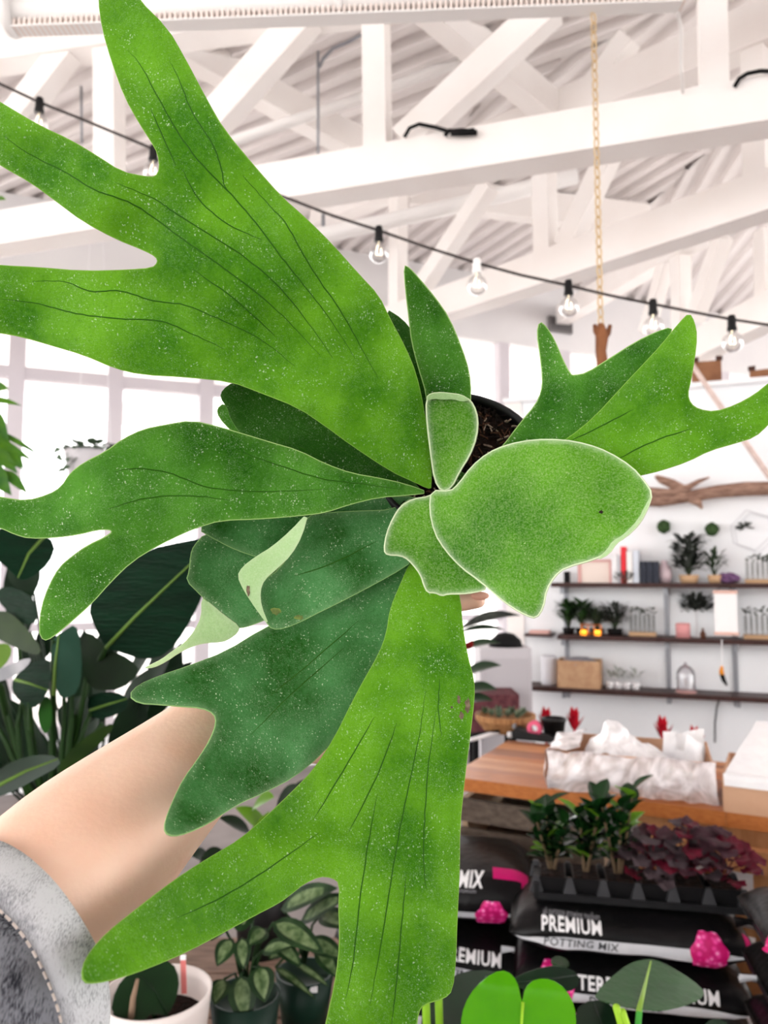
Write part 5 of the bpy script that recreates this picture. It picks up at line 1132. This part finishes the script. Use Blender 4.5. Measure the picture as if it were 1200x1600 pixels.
dm = dfn((816, 1570), (800, 1720), .98, .90, 0, -.004)
bleaf(t, [(719, 1602), (725, 1570), (742, 1542), (771, 1519), (792, 1516), (808, 1532), (814, 1560), (816, 1566), (820, 1543), (837, 1529), (862, 1530), (884, 1545), (898, 1571), (901, 1605), (890, 1655), (850, 1700), (808, 1725), (760, 1700), (728, 1655)], dm, LIME, [(817, 1566), (815, 1600), (812, 1660), (808, 1715)], ribm=LIMER)
MB().tube([P(817, 1568, .985), P(822, 1650, 1.0), P(815, 1760, 1.02), mp_], [.004, .004, .005, .006], 8).build('petiole', LIMER, t, True)
for a, b_, dd in (((664, 1520), (676, 1700), .97), ((684, 1520), (696, 1700), .98)): MB().tube([P(*a, dd), P((a[0] + b_[0]) / 2 - 3, (a[1] + b_[1]) / 2, dd), P(*b_, 1.04), mp_], .005, 8).build('petiole', mat('stalk_green', (128, 178, 40), 0.5), t, True)
bleaf(t, [(655, 1590), (676, 1548), (705, 1525), (745, 1514), (795, 1522), (806, 1560), (770, 1610), (720, 1650), (665, 1650)], dfn((720, 1600), (750, 1515), 1.05, 1.15), GLOSS, [(690, 1640), (730, 1570), (760, 1525)])
MB().lathe([(0, 0), (.085, 0), (.11, .17), (.10, .17), (.095, .15), (0, .15)], Vector((mp_.x, mp_.y, .56)), 24).build('pot', BLACK, t, True)
pp = P(1000, 1850, 1.12); t = thing('philodendron', Vector((pp.x, pp.y, .56)), 'dark green philodendron whose broad leaf covers the lower soil bags', 'plant')
bleaf(t, [(927, 1561), (938, 1543), (955, 1527), (983, 1505), (1012, 1498), (1024, 1500), (1046, 1509), (1083, 1532), (1102, 1550), (1094, 1562), (1067, 1573), (1033, 1580), (1000, 1578), (967, 1572)], dfn((1000, 1580), (1017, 1500), 1.05, 1.22, 0, .004), PHIL, [(998, 1580), (1004, 1555), (1010, 1530), (1017, 1502)], ribm=PHILR, rr=.004)
MB().tube([P(999, 1578, 1.05), P(994, 1640, 1.06), P(996, 1740, 1.1), pp], .0045, 8).build('petiole', mat('petiole_green', (70, 160, 60), 0.5), t, True)
bleaf(t, [(793, 1534), (830, 1515), (872, 1507), (906, 1522), (902, 1545), (870, 1553), (825, 1550)], dfn((800, 1540), (905, 1525), 1.15, 1.2, 0, .02), GLOSS, [(800, 1536), (850, 1530), (900, 1524)])
bleaf(t, [(896, 1580), (925, 1560), (960, 1572), (985, 1610), (980, 1660), (930, 1670), (898, 1640)], dfn((930, 1660), (930, 1560), 1.02, 1.12), GLOSS, [(950, 1655), (940, 1600), (928, 1566)])
bleaf(t, [(858, 1500), (872, 1492), (888, 1500), (890, 1512), (868, 1516)], dfn((870, 1520), (870, 1490), 1.3, 1.35), FIC, None, 6)
for a in ((963, 1573), (972, 1580)): MB().tube([P(*a, 1.03), P(a[0] + 10, 1610, 1.04), P(a[0] + 22, 1700, 1.08), pp], .005, 8).build('petiole', LIMER, t, True)
bleaf(t, [(1085, 1640), (1100, 1596), (1130, 1590), (1150, 1620), (1140, 1660)], dfn((1110, 1650), (1120, 1590), 1.15, 1.2), GLOSS, None)
MB().lathe([(0, 0), (.09, 0), (.12, .19), (.11, .19), (.10, .17), (0, .17)], Vector((pp.x, pp.y, .56)), 24).build('pot', BLACK, t, True)
def bench(name, x0, x1, y0, y1, z, label, m_):
    t = thing(name, Vector(((x0 + x1) / 2, (y0 + y1) / 2, 0)), label, 'bench'); n = 5
    for k in range(n): MB().box(((x0 + x1) / 2, y0 + (y1 - y0) * (k + .5) / n, z - .0125), (x1 - x0, (y1 - y0) / n - .012, .025)).build('plank', m_, t)
    for xx in (x0 + .05, x1 - .05):
        for yy in (y0 + .05, y1 - .05): MB().box((xx, yy, (z - .025) / 2), (.05, .05, z - .025)).build('leg', m_, t)
BEN = mat('bench_wood', (150, 124, 108), 0.75, (122, 98, 86), 10, .15, 40, stretch=(1, 6, 6))
bench('plant_bench', .02, .62, .85, 1.35, .56, 'low slatted wooden bench under the lime heart leaf plant', BEN)
bench('plant_bench', -.80, -.09, 1.2, 2.15, .585, 'low slatted wooden bench under the white pot and variegated plants', BEN)
bench('plant_bench', -1.9, -.86, 1.5, 2.5, .60, 'slatted wooden bench under the tall paddle leaved plant', BEN)
# white pot with a broad leaf and plant tag
wp = P(245, 1548, 1.42); wz = .585
t = thing('white_pot_plant', Vector((wp.x, wp.y, wz)), 'white ceramic pot with one broad dark leaf and a red plant tag', 'pot plant')
hR = .1; hh = wp.z - wz
MB().lathe([(0, 0), (hR * .78, 0), (hR * .98, hh * .93), (hR, hh), (hR * .955, hh), (hR * .93, hh * .9), (hR * .91, hh * .72), (0, hh * .72)], Vector((wp.x, wp.y, wz)), 40).build('pot', mat('pot_white', (236, 226, 222), 0.4), t, True)
MB().lathe([(0, hh * .75), (hR * .5, hh * .755), (hR * .9, hh * .74)], Vector((wp.x, wp.y, wz)), 24).build('soil', SOIL, t, True)
bleaf(t, [(172, 1585), (180, 1545), (205, 1515), (240, 1497), (270, 1503), (281, 1530), (276, 1560), (262, 1588), (238, 1582), (225, 1595), (200, 1592)], dfn((230, 1595), (260, 1500), 1.36, 1.43, 0, -.01), mat('broad_leaf', (20, 50, 20), 0.35, (12, 36, 14), 10, transl=.08), [(262, 1588), (245, 1550), (215, 1520)])
MB().tube([P(205, 1590, 1.36), P(208, 1560, 1.355), P(215, 1530, 1.36)], [.006, .005, .003], 8).build('dry_stem', mat('dry_stem', (140, 116, 96), 0.8), t, True)
MB().tube([P(240, 1585, 1.38), Vector((wp.x, wp.y, wz + hh * .75))], .004, 6).build('petiole', FIC, t, True)
tg = P(288, 1535, 1.43); MB().beam(tg + Vector((0, 0, -.02)), P(286, 1495, 1.44), .010, .0015, up=(0, 1, 0)).build('plant_tag', mat('tag_red', (214, 120, 116), 0.5), t)
MB().beam(P(286, 1500, 1.437), P(286, 1492, 1.438), .0105, .0018, up=(0, 1, 0)).build('tag_head', PALE, t)
# variegated plants
VAR = mat('variegated', (40, 64, 34), 0.45, (18, 40, 18), 30, transl=.06); VARP = mat('variegated_pale', (112, 130, 90), 0.45, (56, 80, 42), 70, transl=.06); GPOT = mat('green_pot', (14, 40, 30), 0.45)
def varleaf(t, a, b_, da, db, w_, dr=.1):
    o = MB().leaf(P(*a, da), P(*b_, db), w_, (0, -.7, 1), dr, .18, 9, 'ovate').build('leaf', VAR, t, True)
    pa_, pb_ = P(*a, da), P(*b_, db); upv = Vector((0, -.7, 1)).normalized() * .002
    MB().leaf(pa_.lerp(pb_, .06) + upv, pa_.lerp(pb_, .92) + upv, w_ * .55, (0, -.7, 1), dr, .18, 8, 'ovate').build('pale_centre', VARP, o, True)
    c = ORG[t] + Vector((0, 0, .13)); MB().tube([c, (c + pa_) / 2 + Vector((0, 0, .03)), pa_], .0028, 6).build('petiole', VAR, t, True)
g1 = P(383, 1580, 1.52); t = thing('variegated_plant', Vector((g1.x, g1.y, .585)), 'variegated dumb cane in a dark green pot right of the white pot', 'pot plant')
hh = .14
MB().lathe([(0, 0), (.052, 0), (.07, hh), (.064, hh), (.06, hh - .02), (0, hh - .02)], Vector((g1.x, g1.y, .585)), 24).build('pot', GPOT, t, True)
for a, b_, w_ in (((362, 1468), (339, 1510), .040), ((415, 1452), (388, 1478), .04), ((427, 1442), (506, 1490), .05), ((405, 1510), (414, 1566), .052), ((376, 1525), (384, 1600), .055), ((378, 1466), (381, 1515), .035), ((410, 1486), (458, 1478), .035), ((345, 1440), (330, 1470), .04), ((350, 1530), (335, 1570), .04), ((395, 1440), (360, 1420), .05), ((430, 1470), (470, 1510), .035)):
    varleaf(t, a, b_, 1.50, 1.46, w_)
g2 = P(476, 1525, 1.66); t = thing('variegated_plant', Vector((g2.x, g2.y, .585)), 'variegated plant with streaked arching leaves in a green pot with a white mark', 'pot plant')
hh = P(476, 1518, 1.66).z - .585
MB().lathe([(0, 0), (.046, 0), (.064, hh), (.058, hh), (.055, hh - .02), (0, hh - .02)], Vector((g2.x, g2.y, .585)), 24).build('pot', GPOT, t, True)
MB().box(P(490, 1546, 1.602), (.016, .004, .011)).build('price_sticker', PALE, t)
for a, b_, w_ in (((440, 1420), (527, 1388), .055), ((470, 1440), (545, 1400), .05), ((480, 1470), (540, 1500), .045), ((430, 1512), (494, 1562), .018), ((462, 1506), (514, 1542), .018), ((450, 1480), (420, 1500), .04), ((500, 1430), (550, 1450), .05), ((470, 1455), (440, 1440), .04), ((495, 1480), (530, 1530), .04)):
    varleaf(t, a, b_, 1.62, 1.56, w_)
# lime leaved plant further back
lp = P(410, 1365, 2.0); t = thing('lime_plant', Vector((lp.x, lp.y, .585)), 'small lime leaved plant glimpsed between the two lower fronds', 'pot plant')
hh = .2; MB().lathe([(0, 0), (.06, 0), (.075, hh), (.068, hh), (0, hh - .02)], Vector((lp.x, lp.y, .585)), 20).build('pot', BLACK, t, True)
LM2 = mat('lime_leaf_soft', (112, 158, 40), 0.4, (90, 136, 30), 12, transl=.2); DK2 = mat('deep_leaf', (18, 42, 16), 0.45, (12, 30, 12), 12, transl=.05)
for a, b_, w_, m_ in (((395, 1262), (428, 1246), .06, LM2), ((420, 1300), (368, 1262), .055, LM2), ((390, 1300), (342, 1278), .045, DK2), ((440, 1275), (500, 1222), .09, DK2), ((430, 1270), (470, 1228), .07, DK2), ((425, 1300), (440, 1255), .05, DK2), ((395, 1310), (420, 1268), .035, LM2), ((330, 1345), (300, 1338), .06, DK2), ((350, 1330), (312, 1352), .05, DK2)):
    b = MB().leaf(P(*a, 1.98), P(*b_, 1.94), w_, (0, -.6, 1), .12, .2, 8, 'ovate'); b.build('leaf', m_, t, True)
    MB().tube([Vector((lp.x, lp.y, .585 + hh - .02)), P((lp and 410 + a[0]) / 2, (1365 + a[1]) / 2, 1.99), P(*a, 1.98)], .003, 6).build('petiole', m_, t, True)
# ------------------------------------------------------------------ tall paddle leaved plant, left
sp = P(85, 1285, 1.95); t = thing('paddle_leaf_plant', Vector((sp.x, sp.y, .60)), 'tall dark paddle leaved plant behind the forearm on the left', 'plant')
ph = sp.z - .60
MB().lathe([(0, 0), (.12, 0), (.16, ph), (.148, ph), (.14, ph - .03), (0, ph - .03)], Vector((sp.x, sp.y, .60)), 28).build('pot', mat('planter_grey', (120, 112, 112), 0.6), t, True)
PAD = mat('paddle_leaf', (8, 42, 24), 0.5, (5, 30, 16), 6, .3, 26, stretch=(1, 1, 9), transl=.05, spec=.1); PADR = mat('paddle_rib', (96, 128, 52), 0.45); PADL = mat('paddle_light', (40, 72, 58), 0.4, (30, 60, 46), 10, spec=.2); PADO = mat('paddle_olive', (36, 58, 14), 0.4, (24, 46, 10), 10, transl=.1)
def pleaf(o, dp, m_, rib, stem=None): 
    lf_ = bleaf(t, o, dp, m_, rib, 10, PADR, rr=.0045)
    if stem:
        pts = [P(x, y, dp((x, y)) if i == 0 else 1.95) for i, (x, y) in enumerate(stem)]; MB().tube(pts, [.006, .008, .010, .011][:len(pts)], 8).build('stalk', mat('paddle_stalk', (26, 52, 16), 0.5), t, True)
pleaf([(138, 952), (150, 925), (185, 888), (230, 858), (290, 845), (325, 840), (330, 880), (318, 930), (290, 985), (262, 1022), (225, 1032), (190, 1020), (168, 1014), (158, 1000), (146, 975)], dfn((165, 1010), (320, 850), 1.80, 1.62, 0, .012), PAD, [(166, 1012), (210, 965), (262, 915), (318, 862)], [(166, 1012), (140, 1060), (110, 1150), (92, 1280)])
pleaf([(80, 1000), (100, 985), (118, 975), (126, 1000), (128, 1050), (122, 1080), (104, 1092), (90, 1086), (84, 1050)], dfn((84, 1085), (110, 975), 1.78, 1.7, 0, .01), PADL, [(84, 1086), (86, 1040), (92, 990)], [(84, 1000), (83, 1090), (82, 1180), (84, 1280)])
pleaf([(126, 1000), (140, 985), (165, 1012), (205, 1030), (220, 1050), (190, 1078), (150, 1080), (130, 1060)], dfn((130, 1070), (215, 1050), 1.88, 1.8), DK2, None, [(135, 1060), (125, 1120), (105, 1200), (92, 1280)])
pleaf([(-20, 830), (20, 822), (60, 828), (88, 850), (78, 880), (50, 903), (30, 908), (14, 890), (-10, 870)], dfn((80, 830), (20, 905), 1.9, 1.75, 0, .015), PAD, [(72, 835), (45, 865), (28, 903)])
pleaf([(-10, 925), (10, 915), (40, 925), (58, 945), (58, 972), (40, 978), (5, 950)], dfn((0, 920), (55, 975), 1.9, 1.8), PAD, None)
pleaf([(-10, 955), (15, 955), (45, 985), (66, 1015), (58, 1025), (30, 1015), (-10, 995)], dfn((-10, 960), (60, 1020), 1.85, 1.75, 0, .01), PADO, None)
pleaf([(-10, 1008), (12, 1004), (20, 1018), (8, 1040), (-10, 1050)], dfn((-10, 1010), (20, 1030), 1.7, 1.7), mat('fresh_leaf', (112, 146, 60), 0.4, (92, 128, 48), 10, transl=.15), None)
pleaf([(-15, 1052), (10, 1040), (35, 1030), (50, 1028), (42, 1042), (20, 1058), (-10, 1068)], dfn((-10, 1050), (48, 1030), 1.7, 1.65), mat('leaf_reflection', (176, 176, 180), 0.3, (140, 142, 146), 12, spec=.4), None, [(-5, 1058), (10, 1120), (35, 1200), (70, 1280)])  # grey-white colour paints a reflection onto this leaf
pleaf([(20, 1060), (48, 1035), (78, 1028), (82, 1050), (72, 1090), (50, 1110), (30, 1095), (18, 1080)], dfn((20, 1060), (80, 1080), 1.88, 1.82), PAD, [(24, 1062), (46, 1068), (74, 1078)], [(46, 1100), (50, 1150), (58, 1210), (75, 1280)])
pleaf([(58, 1108), (72, 1085), (80, 1095), (82, 1130), (72, 1150), (62, 1135)], dfn((60, 1140), (75, 1085), 1.9, 1.86), mat('mid_leaf', (44, 96, 34), 0.4, (32, 76, 28), 10, transl=.1), None)
pleaf([(136, 1095), (150, 1082), (180, 1080), (202, 1092), (196, 1110), (170, 1122), (150, 1124), (138, 1112)], dfn((140, 1110), (200, 1090), 1.95, 1.9), PAD, [(140, 1110), (170, 1100), (198, 1092)], [(142, 1112), (120, 1170), (105, 1220), (95, 1280)])
pleaf([(-10, 1210), (20, 1188), (60, 1178), (90, 1182), (95, 1196), (60, 1215), (25, 1235), (-10, 1248)], dfn((-10, 1230), (92, 1185), 1.6, 1.7, 0, .02), GLOSS, [(-8, 1230), (40, 1205), (90, 1186)])
pleaf([(90, 1200), (110, 1170), (150, 1140), (180, 1128), (170, 1150), (130, 1185), (105, 1210)], dfn((95, 1205), (178, 1130), 1.85, 1.8), PADO, None)
for stem in ([(3, 1070), (12, 1110), (25, 1165), (60, 1275)], [(-8, 1130), (10, 1160), (25, 1195), (60, 1280)], [(100, 1088), (100, 1130), (96, 1190), (90, 1280)], [(38, 1080), (28, 1130), (32, 1200), (70, 1280)], [(30, 1010), (36, 1080), (50, 1180), (78, 1280)], [(160, 1130), (135, 1165), (112, 1210), (95, 1285)], [(112, 1060), (112, 1120), (104, 1200), (92, 1280)]):
    MB().tube([P(x, y, 1.93) for x, y in stem], [.005, .007, .008, .009], 8).build('stalk', mat('paddle_stalk', (44, 74, 34)), t, True)
# darker foliage mass behind it
fp = P(150, 1330, 2.5); t = thing('peace_lily', Vector((fp.x, fp.y, .60)), 'dense mass of very dark lance leaves behind the paddle leaved plant', 'plant')
ph = fp.z - .60
MB().lathe([(0, 0), (.11, 0), (.15, ph), (.138, ph), (.13, ph - .03), (0, ph - .03)], Vector((fp.x, fp.y, .60)), 24).build('pot', BLACK, t, True)
rl = random.Random(21); DK3 = mat('lily_leaf', (6, 26, 10), 0.5, (14, 38, 16), 10, transl=.05)
for q in range(52):
    x_ = rl.uniform(-60, 330); y_ = rl.uniform(860, 1190) if x_ < 140 else rl.uniform(960, 1170); dd = rl.uniform(2.15, 2.6)
    if 40 < x_ < 130 and 850 < y_ < 960: continue
    e = P(x_, y_, dd); b0 = P(90 + (x_ - 90) * .7 + rl.uniform(-20, 20), min(1240, y_ + rl.uniform(60, 150)), dd)
    MB().leaf(b0, e, rl.uniform(.06, .12), (rl.uniform(-.6, .6), -.8, .6), .14, .2, 8, 'lance').build('leaf', DK3, t, True)
    MB().tube([Vector((fp.x, fp.y, .6 + ph - .03)) + Vector((rl.uniform(-.06, .06), rl.uniform(-.06, .06), 0)), b0], .004, 5).build('stalk', DK3, t, True)
# slender leaved plant at the left edge
bp = P(-70, 1380, 2.1); t = thing('slender_leaf_tree', Vector((bp.x, bp.y, .60)), 'slender drooping leaved plant reaching in at the left edge by the window', 'plant')
MB().lathe([(0, 0), (.09, 0), (.12, .2), (.11, .2), (0, .18)], Vector((bp.x, bp.y, .60)), 24).build('pot', PALE, t, True)
top = P(-45, 570, 2.1)
MB().tube([Vector((bp.x, bp.y, .78)), P(-75, 1100, 2.1), P(-60, 800, 2.1), top], [.014, .012, .010, .006], 8).build('trunk', mat('stem_brown', (92, 66, 54)), t, True)
SL = mat('slender_leaf', (80, 124, 30), 0.4, (46, 92, 36), 18, transl=.2)
for a, b_, w_ in (((-20, 610), (14, 608), .03), ((-25, 625), (34, 634), .016), ((-20, 640), (14, 690), .038), ((-30, 655), (18, 695), .03), ((-10, 672), (66, 714), .012), ((-25, 680), (54, 722), .02), ((-20, 690), (28, 740), .035), ((10, 690), (38, 732), .022), ((-25, 720), (18, 774), .045), ((8, 735), (44, 772), .022), ((-10, 700), (38, 735), .02), ((-60, 600), (-10, 640), .03), ((-12, 318), (9, 312), .02)):
    b = MB().leaf(P(*a, 2.05), P(*b_, 2.0), w_ * 1.25, (0, -1, .4), .14, .2, 10, 'lance'); b.build('leaf', SL, t, True)
    if a[1] > 400: MB().tube([P(-60, (a[1] + 650) / 2, 2.1), P((a[0] - 60) / 2, a[1] - 8, 2.08), P(*a, 2.05)], .003, 6).build('twig', mat('stem_brown', (92, 66, 54)), t, True)
# hanging planter by the window
hp = P(137, 705, 4.2); t = thing('hanging_planter', hp - Vector((0, 0, .2)), 'white hanging planter of trailing vines in front of the windows', 'planter')
MB().lathe([(0, -.2), (.085, -.19), (.12, -.02), (.125, 0), (.113, 0), (.105, -.03), (0, -.03)], hp, 28).build('pot', mat('pot_offwhite', (206, 202, 206), 0.5), t, True)
for q in range(3):
    an = q * 2.09 + .4; MB().tube([hp + Vector((math.cos(an) * .12, math.sin(an) * .12, 0)), Vector((hp.x, hp.y, CZ - .3)), Vector((hp.x, hp.y, CZ))], .0015, 5).build('cord', PALE, t)
VN = mat('vine_leaf', (92, 112, 88), 0.5, (66, 88, 66), 30, transl=.15)
for q in range(46):
    an = rg.uniform(0, 6.28); r_ = .115 * math.sqrt(rg.random()); p = hp + Vector((math.cos(an) * r_, math.sin(an) * r_, rg.uniform(-.01, .035))); leaf_inst(t, p, Vector((math.cos(an), math.sin(an), rg.uniform(-.5, .6))), Vector((0, 0, 1)), rg.uniform(.05, .075), .05, VN, 'ovate')
for pts in ([(103, 702), (94, 700), (90, 712)], [(105, 708), (104, 722), (101, 734), (98, 752)], [(165, 706), (170, 700), (178, 706)], [(120, 715), (108, 728), (106, 716)]):
    P3 = [P(x, y, 4.08) for x, y in pts]; MB().tube(P3, .003, 5).build('vine', VN, t, True)
    for p in P3[1:]: leaf_inst(t, p, Vector((rg.uniform(-1, 1), -.5, rg.uniform(-1, .2))), Vector((0, -1, .4)), .05, .035, VN, 'heart')
